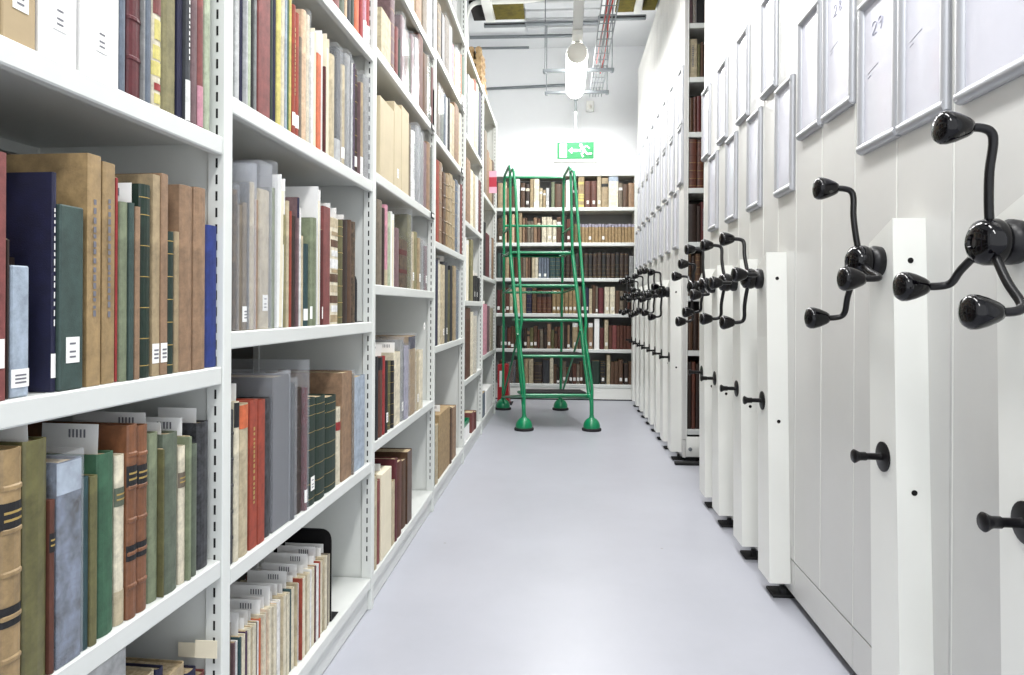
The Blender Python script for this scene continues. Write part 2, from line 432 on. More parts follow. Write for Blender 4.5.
for i, (A, B) in enumerate(BAYS):
    d, L = bdir(i); rz = math.atan2(d.y, d.x)
    root = empty('shelving_bay', A, rz)
    tag(root, BAYLAB[i], 'shelving', 'left-hand shelving bays')
    uh = UH if i < 4 else 2.74
    # local: x along aisle, y into the shelf (rotate +90 about aisle direction => +y is left)
    u = MB(); u.cbox((L-.030, 0, 0), (L, .035, uh), M_upright, .002)            # front post
    u.box((L-.022, .035, .02), (L-.006, DEP-.03, uh), M_upright)               # side sheet
    u.cbox((L-.030, DEP-.03, 0), (L, DEP, uh), M_upright, .002)
    uo = u.build('upright', root)
    sl = MB()
    z = .16
    while z < uh-.05:
        sl.box((L-.0306, .014, z), (L-.0299, .018, z+.018), M_dark); z += .0315
    z = .175
    so = sl.build('slots', uo)
    if i == 0:
        u = MB(); u.cbox((0,0,0),(.03,.035,uh), M_upright,.002); u.box((.006,.035,.02),(.022,DEP-.03,uh),M_upright); u.build('upright', root)
    for z in SHELF_Z[i]:
        s_ = MB(); x0, x1 = .0006, L-.0306
        s_.cbox((x0+.001, .002, z-.034), (x1-.001, .020, z), M_shelf, .0025)           # front lip
        s_.box((x0, .018, z-.012), (x1, DEP-.012, z-.0005), M_shelf)
        s_.box((x0, DEP-.03, z-.034), (x1, DEP-.014, z-.0005), M_shelf)
        s_.build('shelf', root)
    k = MB(); k.cbox((0, .012, .002), (L-.031, .024, BZ-.036), M_shelf, .002); k.build('kick_plate', root)
    bk = MB(); bk.box((.001, DEP-.011, .05), (L-.031, DEP-.004, uh-.02), M_back)
    for q in (.25,.5,.75): bk.box((L*q-.01, DEP-.013, .05), (L*q+.01, DEP-.011, uh-.02), M_back)
    bk.build('back_panel', root)

def row(i, level, items, inset=.007, group=None):
    d, L = bdir(i); n = Vector((d.y, -d.x, 0)); rz = math.atan2(d.y, d.x); z = SHELF_Z[i][level]
    zn = SHELF_Z[i][level+1]-.036 if level+1 < len(SHELF_Z[i]) else 9
    where = '%s, %s' % (SHN[level] if i == 0 and level < 5 or i else SHN[level], BAYN[i])
    last = -.5; idx = 0
    for it in items:
        x0, x1, yt, col = it[:4]; o = list(it[4].split()) if len(it) > 4 else []
        idx += 1; ins = inset + random.uniform(-.003, .006)
        for q in o:
            if q.startswith('in:'): ins = float(q[3:])
        ins0 = min(ins, .02); A = BAYS[i][0]-n*ins0
        s0 = (on_line(x0, HOR, A, d)-A).dot(d); s1 = (on_line(x1, HOR, A, d)-A).dot(d)
        s0 = max(s0, last, .002); s1 = min(s1, L-.032)
        if s1-s0 < .003: continue
        last = s1
        if yt is None: zt = min(z+.36, zn-.02)
        else: zt = min(zat(i, (x0+x1)/2, yt, ins), zn-.004)
        tt = [q for q in o if q.startswith('h:')]
        if tt: zt = z+float(tt[0][2:])
        col = col.replace('_', ' '); o = [q.replace('_', ' ') for q in o]
        add_item(A*1, rz, s0, s1, z, zt, col, o, ins-ins0, where, idx, 'items on the %s of the %s' % (SHN[level], BAYN[i]))

# nearest bay ---------------------------------------------------------------
row(0, 3, [(-60,-2,None,'beige','box h:.36'),(0,35,None,'tan','box L h:.37'),(38,76,None,'white','box L h:.37'),(76.5,79.5,None,'light_brown','h:.36'),(80,118,None,'white','box L h:.37'),
 (119,125,None,'blue-grey'),(125,128,None,'cream'),(128,141,None,'maroon','B h:.36'),(141,144,None,'grey'),(144,151,None,'blue-grey','h:.35'),
 (152,161,None,'cream','D cols:red/yellow/dusty_red h:.35'),(162,176,None,'khaki','h:.36'),(177,182,None,'navy'),(183,190,None,'dark_grey','W foot:white h:.36'),
 (191,197,None,'mauve'),(197.5,203,None,'dusty_red','h:.37 foot:pink'),(204,210,None,'pale_green','h:.35')])
row(0, 2, [(-60,-20,150,'dark_brown','B'),(-19,6.5,150,'dusty_red','L flat'),(7,10,240,'dark_brown',''),(11,30,266,'pale_blue','box L in:.012'),(31,45,260,'dark_brown','in:.06'),(46,56.5,172,'navy','W L flat'),
 (57,84,206,'slate_green','slipcase L'),(87,101,155,'ochre','leather W flat'),(102,115,163,'ochre','leather W flat'),(115.4,118,178,'red'),(118.6,128.5,202,'sage_green','SS'),(129,135,203,'slate_green',''),
 (136,141,207,'light_brown','SS'),(141,152,185,'dark_green','G leather'),(152.5,160,175,'tan','L flat'),(160.3,168,174,'light_brown','L flat'),(168.5,174.5,232,'dark_green','G S'),(175,180,232,'tan',''),
 (181,194,186,'light_brown',''),(194.5,207,188,'light_brown',''),(207.5,220,226,'blue','')])
row(0, 1, [(-50,-22,455,'brown','B T:black'),(-21,2,455,'brown','B'),(3,26,449,'ochre','B T:black two'),(27,51,440,'olive','leather S'),(51.5,57,500,'reddish_brown','T:black SS'),(58,83,460,'marbled_blue','P top:pale_blue flat'),
 (83.5,91,477,'teal','S'),(91.5,100,476,'olive',''),(100.5,117,453,'green','SS'),(117.5,127,455,'cream','T:grey-green foot:beige'),(128,139.5,425,'chestnut','B T:black two'),(140,150,425,'chestnut','B T:black two'),
 (150.5,160.5,433,'sage_green','SS'),(161,166,450,'olive',''),(166.5,180.5,433,'grey-green','S'),(181,187.5,446,'cream','T:taupe'),(188,193,437,'sage_green','SS'),(193.5,199,444,'grey-green',''),(200,211,422,'marbled_grey','S')])
row(0, 0, [(60,100,720,'brown',''),(101,146,648,'pale_grey','slipcase in:.05'),(150,164,668,'beige','in:.03'),(165,172,662,'navy','in:.03'),(173,194,664,'tan','leather in:.03'),(195,205,664,'navy','in:.03'),(206,214,666,'dusty_red','in:.03')])
# second bay -----------------------------------------------------------------
row(1, 4, [(300,312,None,'grey'),(313,322,None,'beige'),(323,331,None,'brown'),(332,339,None,'dusty_red'),(339.5,344,None,'grey-green','h:.3'),(344.2,346,None,'peach',''),(346.3,350,None,'dark_grey','h:.33'),(350.2,353.5,None,'dark_green','h:.33'),
 (353.8,358.5,None,'orange','h:.32'),(359,362,None,'red','h:.35'),(362.3,365.5,None,'pink','h:.34 foot:white'),(365.8,369,None,'red','h:.33 foot:white'),(369.3,373,None,'black','h:.33')])
row(1, 3, [(235,238.8,None,'pale_grey'),(239,242,None,'navy','h:.31'),(242.3,247,None,'pale_grey',''),(247.2,250,None,'pale_green','h:.34'),(250.2,252.6,None,'black','h:.34'),(252.8,256,None,'grey','h:.34'),
 (256.3,269,None,'dusty_red','h:.34 top:white flat'),(269.3,272.5,None,'dark_green','h:.34'),(272.7,275,None,'navy','h:.32'),(275.3,280.5,None,'yellow','h:.33'),(281,284,None,'cream','h:.32'),(284.2,286,None,'pale_blue','h:.31'),(286.2,288,None,'green','h:.31'),(288.2,290.3,None,'yellow','h:.32'),
 (290.5,295,3,'orange-red','W L'),(295.2,298.5,12,'orange-red','L'),(298.8,301,36,'taupe',''),(301.2,306,9,'peach',''),(306.2,309,14,'cream','P'),(309.2,312.5,30,'white','flat'),(312.8,316,28,'cream','folder'),(316.2,320,53,'orange','flat'),
 (320.2,322.5,30,'white','folder'),(322.7,325,65,'dark_red',''),(325.2,329,34,'cream','folder'),(329.3,334.5,54,'beige',''),(334.8,340.5,48,'dark_grey','P foot:pale_grey'),(340.8,344.5,64,'beige','L'),(344.8,350,54,'grey','P'),(350.2,352,62,'white','P'),
 (352.2,354,62,'purple',''),(354.2,357,68,'dark_brown','G L'),(357.2,359.6,80,'mauve',''),(360,363,82,'tan','foot:white'),(363.2,369,76,'grey','P')])
row(1, 2, [(233,238,190,'marbled_brown','P'),(238.2,243,205,'taupe',''),(243.2,248,203,'taupe','P pup:.08 L'),(248.3,255,182,'beige','PP pup:.04'),(255.3,258.5,200,'light_brown',''),(258.8,270.5,190,'beige','PP pup:.06 L'),(270.8,276,188,'sage_green','P pup:.06'),
 (276.3,284,174,'white','folder lean:.03'),(284.2,286.5,215,'khaki',''),(286.8,289.5,201,'beige',''),(289.8,291.8,211,'orange-red',''),(292,295.8,216,'dark_brown',''),(296,299,197,'mauve','top:navy'),(299.2,301,208,'white','flat'),(301.3,303.5,236,'beige',''),
 (303.8,309,244,'teal','L'),(309.2,313,218,'sage_green','L'),(313.3,317,218,'sage_green',''),(317.3,321,187,'white','folder'),(321.5,323,230,'dark_red','L'),(323.3,330,207,'dusty_red','flat'),(330.3,339,218,'cream','D cols:beige/brown/tan/white SS'),(339.3,343.5,220,'olive','G SS'),(343.8,348,220,'dark_brown',''),
 (348.3,352,220,'brown','S'),(352.3,356,222,'marbled_brown','')])
row(1, 1, [(231,235,410,'marbled_grey','B S'),(235.3,241,402,'cream','top:black S'),(241.3,250.5,404,'beige','top:orange SS'),(250.8,258.5,400,'orange-red','flat W'),(258.8,266,400,'orange-red','flat'),(266.3,272.5,398,'marbled_grey',''),(273,290,376,'black','PP pup:.01 flat'),
 (290.3,297,383,'dark_grey','P'),(297.3,303.5,388,'dark_brown','B'),(304,309,388,'maroon','P pup:.07 L'),(309.5,317,398,'dark_green','G L'),(317.2,327,396,'dark_green','G'),(327.2,338,396,'dark_green','G'),(338.3,342,407,'cream','T:red'),(342.3,352.5,372,'light_brown','flat'),(352.8,355,374,'taupe','P'),
 (355.3,365.5,376,'pale_blue','flat')])
jr = []
R = random.Random(3)
jc = ['mauve','teal','purple','beige','taupe','orange','orange','mauve','peach','beige','maroon','teal','beige','orange-red','beige','white','dark_red','orange-red','beige','taupe','dark_red']
jr.append((228,235.5,622,'taupe','S flat')); x = 236.5; k = 0
while x < 330 and k < 21:
    f_ = 1-(x-236)*.0028
    a_, b_ = x, x+1.9*f_; c_ = b_+3.6*f_
    jr.append((a_, b_, 641-(a_-236)*.95, jc[k], 'flat')); jr.append((b_+.05, c_, 641-(b_-236)*.95+R.uniform(-1,1), 'cream' if k % 4 else 'white', 'SS flat' if k % 2 else 'S flat'))
    x = c_+.1; k += 1
row(1, 0, jr, inset=.02)
# third bay -------------------------------------------------------------------
row(2, 5, [(378,386,None,'grey'),(387,396,None,'brown'),(397,405,None,'tan'),(406,414,None,'beige'),(415,421,None,'light_brown'),(422,426,None,'taupe'),(427,431,None,'white'),(431.3,433,None,'grey')])
row(2, 4, [(380,389.5,12,'beige','flat'),(389.8,394,None,'mauve','G h:.33'),(394.3,397.5,25,'dusty_red',''),(397.7,400,38,'dark_green',''),(400.2,404,15,'mauve','P'),(404.2,407.3,30,'brown','P'),(407.5,410,36,'grey-green',''),(410.2,413.6,34,'mauve','P'),
 (413.8,417.5,36,'white','P'),(417.8,422.5,34,'reddish_brown',''),(422.8,425.4,52,'brown',''),(425.6,428,54,'taupe','P'),(428.2,430.3,60,'grey-green','L'),(430.5,432.4,66,'dark_red',''),(432.5,434,88,'black','')])
row(2, 3, [(379.5,393,102,'beige','box'),(393.3,400.5,104,'beige','box L'),(400.8,408,108,'beige','box'),(408.3,410.5,124,'taupe',''),(410.8,415,130,'white','P W'),(415.2,419,126,'grey','PP'),(419.2,423,132,'grey','P'),(423.3,426.5,142,'mauve',''),(426.8,430,142,'light_brown',''),(430.2,433.5,148,'grey-green','P')])
row(2, 2, [(378,382.5,200,'taupe',''),(382.8,385,208,'dark_brown',''),(385.2,388,205,'pink','foot:beige'),(388.2,391,212,'pale_green',''),(391.2,394.5,212,'white','folder'),(394.8,399.5,228,'mauve','S'),(399.8,408,240,'marbled_brown','T:dark_red two'),(408.2,411.5,215,'olive','P pup:.03'),
 (411.8,414.2,232,'beige','L'),(414.4,417.4,232,'khaki',''),(417.6,420.5,238,'tan','L'),(420.8,424,240,'grey','P'),(424.2,427.5,246,'mauve','P L')])
row(2, 1, [(376.5,379.6,357,'black',''),(379.8,383.8,357,'reddish_brown','top:black SS'),(384,386.2,356,'red','SS'),(386.4,389,361,'black','L'),(389.2,391.6,361,'olive','G'),(391.8,395.2,361,'black','G'),(395.4,401.5,352,'cream','SS'),(401.8,404,340,'grey','P L'),(404.2,409.8,346,'lavender','P'),
 (410,416.4,336,'ochre','top:navy P'),(416.6,420,352,'beige','SS L'),(420.2,424,350,'cream','')])
row(2, 0, [(376,379,475,'beige',''),(379.2,381.8,479,'dusty_red',''),(382,392.5,470,'cream','box S'),(392.8,396,480,'beige','flat'),(396.2,399,458,'maroon',''),(399.2,403.5,460,'reddish_brown',''),(403.8,407.5,459,'brown',''),(407.8,413,450,'brown','leather flat')])
# fourth bay --------------------------------------------------------------------
row(3, 5, [(437,442,None,'marbled_brown'),(442.3,446,None,'taupe'),(446.3,451,None,'beige'),(451.3,456,None,'grey')])
row(3, 4, [(437,440.4,2,'taupe','G'),(440.6,444,12,'marbled_grey',''),(444.2,448.6,16,'taupe','P'),(448.8,451,24,'white','P'),(451.2,453,42,'pink',''),(453.2,455.4,46,'cream',''),(455.6,459,48,'white','PP'),(459.2,461,52,'orange',''),(461.2,463.4,54,'green','foot:white')])
row(3, 3, [(437,440,84,'taupe','P'),(440.2,443.2,90,'grey-green','P'),(443.4,445.2,92,'blue-grey',''),(445.4,447,96,'white',''),(447.2,449.6,96,'black',''),(449.8,451.2,102,'cream',''),(451.4,454,104,'beige',''),(454.2,458.4,104,'light_brown',''),(458.6,460.8,112,'cream','')])
row(3, 2, [(436.5,439.2,160,'orange-red',''),(439.4,442,162,'light_brown','B'),(442.2,446,172,'brown','B SS'),(446.2,449.2,174,'ochre','B'),(449.4,452.6,174,'tan','B'),(452.8,455,180,'tan','B'),(455.2,457.6,180,'blue-grey','G'),(457.8,460,184,'pale_grey',''),(460.2,462.2,184,'dusty_red','')])
row(3, 1, [(435.8,438.6,260,'navy',''),(438.8,441,264,'cream',''),(441.2,445.4,265,'beige','L S'),(445.6,448.4,262,'dark_grey','SS L'),(448.6,450.2,270,'olive',''),(450.4,453,266,'black',''),(453.2,456,266,'tan','flat'),(456.2,459,270,'blue-grey','P')])
row(3, 0, [(432.5,436.5,412,'grey-green','leather'),(436.8,439.6,424,'beige','S'),(439.8,450.5,410,'ochre','slipcase SS'),(450.8,453,408,'brown',''),(453.2,456.8,406,'light_brown','flat')])
# fifth bay ---------------------------------------------------------------------
row(4, 4, [(467.5,471,75,'pale_grey',''),(471.2,473.4,78,'cream',''),(473.6,475.6,78,'peach','top:orange-red'),(475.8,477.8,82,'pale_green',''),(478,480.4,90,'navy',''),])
row(4, 3, [(466.5,470.4,159,'light_brown',''),(470.6,473,170,'cream',''),(473.2,475.4,174,'beige',''),(475.6,478,176,'white','P'),(478.2,480.8,180,'dark_red','')])
row(4, 2, [(466,468.8,238,'white','folder'),(469,471,266,'olive',''),(471.2,473.4,240,'khaki',''),(473.6,475.8,276,'black','SS L'),(476,478,276,'black','SS L'),(478.2,480.2,278,'black','SS')])
row(4, 1, [(465.6,470.6,308,'reddish_brown','B flat'),(470.8,474,312,'cream','SS'),(474.2,477.4,316,'cream','PP pup:.04')])
row(4, 0, [(463.8,470,434,'white','box'),(472.5,475,411,'dusty_red','flat'),(475.2,477.6,411,'dark_red','')])
# farthest bay --------------------------------------------------------------------
row(5, 3, [(484.5,486.6,130,'taupe',''),(486.8,489,150,'light_brown',''),(489.2,491.6,158,'tan',''),(491.8,493.6,160,'brown','')])
row(5, 2, [(484,485.8,222,'black',''),(486,489.6,234,'maroon',''),(489.8,491.6,238,'pale_grey','L'),(491.8,493.8,238,'light_brown','')])
row(5, 1, [(483.8,487.6,304,'pink','S'),(487.8,490.2,306,'mauve',''),(490.4,493.6,308,'beige','P')])
row(5, 0, [(483,486.2,392,'blue-grey',''),(486.4,492.8,387,'white','box'),])

# ------------------------------------------------------------------ end bookcase (faces the camera)
YE = 7.46
ex0, ex1 = onY(491, HOR, YE).x, onY(637, HOR, YE).x
exL = ex0-.25
def ze(y): return onY(560, y, YE).z
EZ = [ze(384), ze(349), ze(313.5), ze(278), ze(242.6), ze(207.4)]
ET = ze(174)
root = empty('end_bookcase', (exL, YE, 0)); Wd = ex1-exL
tag(root, 'white steel bookcase across the end of the aisle, full of old brown books', 'bookcase')
for x0, x1 in ((0,.03),(Wd-.03,Wd)):
    u = MB(); u.cbox((x0,0,0),(x1,.34,ET), M_upright, .003); u.build('upright', root)
for z in EZ:
    s_ = MB(); s_.cbox((.0305,0,z-.038),(Wd-.0305,.33,z), M_shelf, .004); s_.build('shelf', root)
s_ = MB(); s_.cbox((.0305,.02,ET-.02),(Wd-.0305,.33,ET-.002), M_shelf, .003); s_.build('top_panel', root)
s_ = MB(); s_.box((.0305,.331,.05),(Wd-.0305,.338,ET-.02), mat('grey_bookcase_back',(150,150,150),.7,var=.03)); s_.build('back_panel', root)
s_ = MB(); s_.cbox((.0305,.006,.012),(Wd-.0305,.02,EZ[0]-.04), M_cover, .003); s_.box((.0305,.02,.0),(Wd-.0305,.03,.03), M_dark); s_.build('kick_plate', root)
EN = ['bottom shelf','second shelf up','third shelf up','fourth shelf up','fifth shelf up','top shelf']
def erow(level, items):
    z = EZ[level]; idx = 0; last = -9
    for it in items:
        x0, x1, yt, col = it[:4]; o = list(it[4].split()) if len(it) > 4 else []
        idx += 1; ins = .02+random.uniform(-.008,.01)
        a = onY(x0, HOR, YE+ins).x; b_ = onY(x1, HOR, YE+ins).x; a = max(a, last); last = b_
        if b_-a < .004: continue
        zt = min(onY((x0+x1)/2, yt, YE+ins).z, (EZ+[ET+.02])[level+1]-.045)
        add_item(Vector((0, YE, 0)), 0, a, b_, z, zt, col.replace('_',' '), [q.replace('_',' ') for q in o], ins, '%s, end bookcase' % EN[level], idx, 'books on the %s of the end bookcase' % EN[level], .24)
def gen(x0, x1, cols, w, y, jy, opts=('',), seed=1):
    R = random.Random(seed); out = []; x = x0; k = 0
    while x < x1-2:
        ww = R.uniform(w*.75, w*1.3); out.append((x, min(x+ww,x1)-.15, y+R.uniform(-jy,jy), cols[k % len(cols)] if R.random() < .7 else R.choice(cols), R.choice(opts))); x += ww; k += 1
    return out
erow(5, [(497,502,183,'tan','leather'),(502.3,506,182,'beige',''),(506.3,510,188,'light_brown',''),(510.5,514,186,'brown',''),(515,519,179,'white',''),(520,524.5,183,'brown','T:white B'),(524.8,529,184,'dark_brown','T:cream B L'),(529.3,533,179,'tan',''),(533.3,538.5,179,'cream','foot:white L'),
 (538.8,542,188,'beige','T:white'),(542.3,545,190,'tan','T:white'),(545.3,548.5,188,'pale_grey','L'),(548.8,550.4,182,'black',''),(550.6,554,182,'sage_green',''),(554.3,561,184,'brown','leather'),(561.3,565,184,'light_brown',''),(565.3,572,180,'white',''),(572.4,577,186,'dark_brown','T:white'),
 (577.5,583.6,176.5,'tan','D cols:ochre/yellow/tan'),(584,590,181,'reddish_brown','B L'),(590.3,596,181,'reddish_brown','B L'),(596.5,600.5,176.5,'beige','L'),(600.8,607.5,178,'tan','T:black B'),(608,617.5,176,'cream','top:pale_blue flat'),(618,622,183,'taupe','T:white'),(622.3,627.5,184,'brown','leather'),(627.8,633.5,183,'light_brown','leather')])
erow(4, [(497,503,218,'marbled_brown','L')]+gen(503,508,['peach','brown'],2.6,214,1,seed=2)+[(508.2,511,214,'peach',''),(511.3,514,214,'peach',''),(514.2,518,218,'brown',''),(518.3,521.5,213,'tan','')]+gen(522,541,['light_brown','brown','taupe','dark_brown'],2.9,220,2.5,['','','T:cream'],seed=4)
 +[(541.3,546,217,'cream','B'),(546.3,551.6,217,'cream','B L'),(552,556,220,'cream','L'),(556.3,560.5,217,'brown','T:white'),(560.8,566,216,'dark_brown',''),(566.3,570,219,'reddish_brown','L'),(570.3,573.5,224,'brown',''),(573.8,577.6,224,'olive','G B')]
 +[(578+k*3.32, 578+(k+1)*3.32-.2, 223.8+(k%3)*.3, 'ochre', 'top:lavender' + (' L' if k in (3,7) else '')) for k in range(17)])
erow(3, gen(497,505,['brown','dark_grey','slate_green'],3.5,252,2,['','L'],seed=5)+gen(505,514,['tan','brown','taupe'],3.2,253,2,seed=6)+[(514.5,520,255,'reddish_brown','B')]+gen(520,531,['brown','taupe','light_brown'],2.6,256,2,seed=7)
 +[(531.5,534.6,254.5,'beige',''),(534.8,538,254.5,'cream','')]+[(538.3+k*2.7,538.3+(k+1)*2.7-.2,255,'blue-grey','L' if k%2==0 else '') for k in range(4)]+[(549.5,555,254,'teal','G'),(555.2,560,254,'teal','G')]
 +[(561+k*4.5,561+(k+1)*4.5-.2,252.5+(k%4)*.3,'dark brown'.replace(' ','_') if k%3 else 'black','G B') for k in range(15)]+[(629,633.5,256,'grey','')])
erow(2, [(497,500,290,'maroon','L')]+gen(500,514,['brown','taupe','reddish_brown','beige'],3.4,288,2,['','L'],seed=8)+[(514,521,287,'peach','')]+[(521.5,526,286,'tan',''),(526.4,531.5,286,'navy','G'),(532,536.5,288,'brown','G')]+[(537+k*4.9,537+(k+1)*4.9-.25,290,'reddish_brown','B G T:black') for k in range(3)]+[(552.2+k*4.1,552.2+(k+1)*4.1-.25,290,'ochre','B G L') for k in range(6)]
 +gen(577,598,['taupe','dark_brown','navy','beige','brown'],4,287,2,['','L'],seed=9)+[(598.5,603.5,288,'maroon',''),(604.5,609.5,287,'cream','L'),(610,615,287,'cream','L')]+gen(615.5,633.5,['brown','taupe','dark_brown','reddish_brown'],4,291,2,['','B'],seed=10))
erow(1, [(497,500.5,326,'dark_brown','B')]+gen(500.5,524,['brown','dark_grey','reddish_brown','taupe'],3.4,326,3,['','L'],seed=11)+gen(524,572,['dark_brown','light_brown','olive','brown','reddish_brown','taupe'],3.1,327,4,['B','L','','T:black'],seed=12)+[(572.5,577.8,323,'tan','L top:white'),(578,583,326,'brown','B'),(583.3,588,326,'brown',''),(588.4,593,323,'light_brown','top:white L')]
 +[(594.5,599.5,319,'white','box'),(600,604,328,'dark_red',''),(604.6,608.5,320,'beige','L')]+gen(609,633.5,['reddish_brown','dusty_red','reddish_brown','brown'],4,325,1.2,seed=13))
erow(0, gen(497,516,['dark_grey','taupe','brown'],3,362,3,['P','L'],seed=14)+gen(516,524,['marbled_brown','brown'],3,362,2,seed=15)+[(524.5,528.6,359,'tan',''),(529,533.6,359,'beige',''),(534,542.5,363,'dark_brown','G B'),(543,549.5,360,'dark_grey',''),(550,553.8,358,'cream','')]+gen(554,588,['brown','dark_brown','reddish_brown','taupe'],3.4,365,3.5,['L','','L'],seed=16)
 +[(592,600,361,'dark_green',''),(600.6,606,362,'black','G L'),(607,610.6,355,'beige','')]+gen(611,624,['reddish_brown','brown'],3.6,361,2,['','L'],seed=17)+[(624.5,628.5,364,'dark_brown','L'),(629,633.5,362,'brown','')])

# ------------------------------------------------------------------ mobile shelving on the right
XW, XB = .783, .712
ZTOP = 3.5
def Yw(px, X=XW): return onX(px, HOR, X).y
FRM = [0]
def make_frame(parent, y0, y1, z0, z1, name='snap_frame', number=None):
    fr = MB(); wv = .016
    def bar(a, b_):   # half-round moulding
        fr.tube([a, b_], .0085, M_alu, 8)
        fr.v = fr.v
    x = XW-.006
    fr.tube([(x,y0+.008,z0),(x,y0+.008,z1)], .0115, M_alu, 10); fr.tube([(x,y1-.008,z0),(x,y1-.008,z1)], .0135, M_alu, 10)
    fr.tube([(x,y0,z0+.009),(x,y1,z0+.009)], .0145, M_alu, 10); fr.tube([(x,y0,z1-.009),(x,y1,z1-.009)], .0145, M_alu, 10)
    fr.box((x-.001,y0+.004,z0+.004),(XW-.0002,y1-.004,z1-.004), M_alu)
    f_ = fr.build(name, parent)
    sh = MB(); sh.box((x-.0022,y0+.016,z0+.016),(x-.0012,y1-.016,z1-.016), M_sheet)
    s_ = sh.build('sheet', f_)
    ik = MB(); xs_ = x-.0027
    def stroke(pts, wd=.0022):
        ik.tube([(xs_, y1-.016-(y1-y0-.032)*u, z0+.016+(z1-z0-.032)*v) for u, v in pts], wd*.5, M_ink, 5)
    DG = {'2':[(0,.75),(.2,1),(.7,1),(.85,.75),(.6,.4),(0,0),(.9,0)], '9':[(.85,.75),(.6,1),(.2,.95),(.1,.7),(.4,.52),(.8,.65),(.88,.85),(.8,.4),(.5,0)],
          '8':[(.5,.5),(.15,.75),(.5,1),(.85,.75),(.5,.5),(.1,.22),(.5,0),(.9,.22),(.5,.5)], '3':[(.1,.9),(.5,1),(.85,.78),(.4,.53),(.85,.28),(.5,0),(.05,.1)], '0':[(.5,1),(.15,.7),(.15,.3),(.5,0),(.85,.3),(.85,.7),(.5,1)]}
    if number:
        for q, ch in enumerate(number):
            pts = [(.30+q*.19+.15*u, .755+.085*v) for u, v in DG[ch]]
            stroke([(p.x,p.y) for p in smooth_path([(a_,b_,0) for a_,b_ in pts], 3)], .0026)
        stroke([(.15,.50),(.3,.515),(.48,.53)], .0012); stroke([(.15,.47),(.26,.48)], .0012)
    if ik.f: ik.build('handwriting', s_)
    return f_
KNOB = [(.004,0),(.0125,.002),(.0165,.010),(.0235,.030),(.0270,.046),(.0268,.056),(.0225,.064),(.013,.068),(.001,.0695)]
def make_handle(parent, y, z, ang, s=1.0):
    h = MB(); X0 = XB
    h.lathe([(.034,0),(.036,.012),(.036,.016),(.030,.024)], (X0,y,z), (-1,0,0), M_bsteel, 24)
    h.lathe([(.026,.022),(.033,.026),(.037,.036),(.037,.050),(.033,.062),(.020,.070),(.012,.071),(.010,.067),(.001,.067)], (X0,y,z), (-1,0,0), M_plast, 28)
    knobs = []
    for k in range(3):
        a = math.radians(ang+120*k); c, sn = math.cos(a), math.sin(a)
        def q(x, r): return (X0-x, y+c*r*.66, z+sn*r)
        path = smooth_path([q(.044,.02), q(.048,.06), q(.050,.11), q(.047,.152), q(.051,.170), q(.066,.177), q(.088,.178)], 4)
        h.tube(path, .0068, M_bsteel, 10)
        kb = MB(); kb.lathe([(a_*.95, b_*.78) for a_, b_ in KNOB], q(.080,.178), (-1,0,0), M_plast, 24); knobs.append(kb)
    ho = h.build('rotary_handle', parent)
    for kb in knobs: kb.build('knob', ho)
    return ho
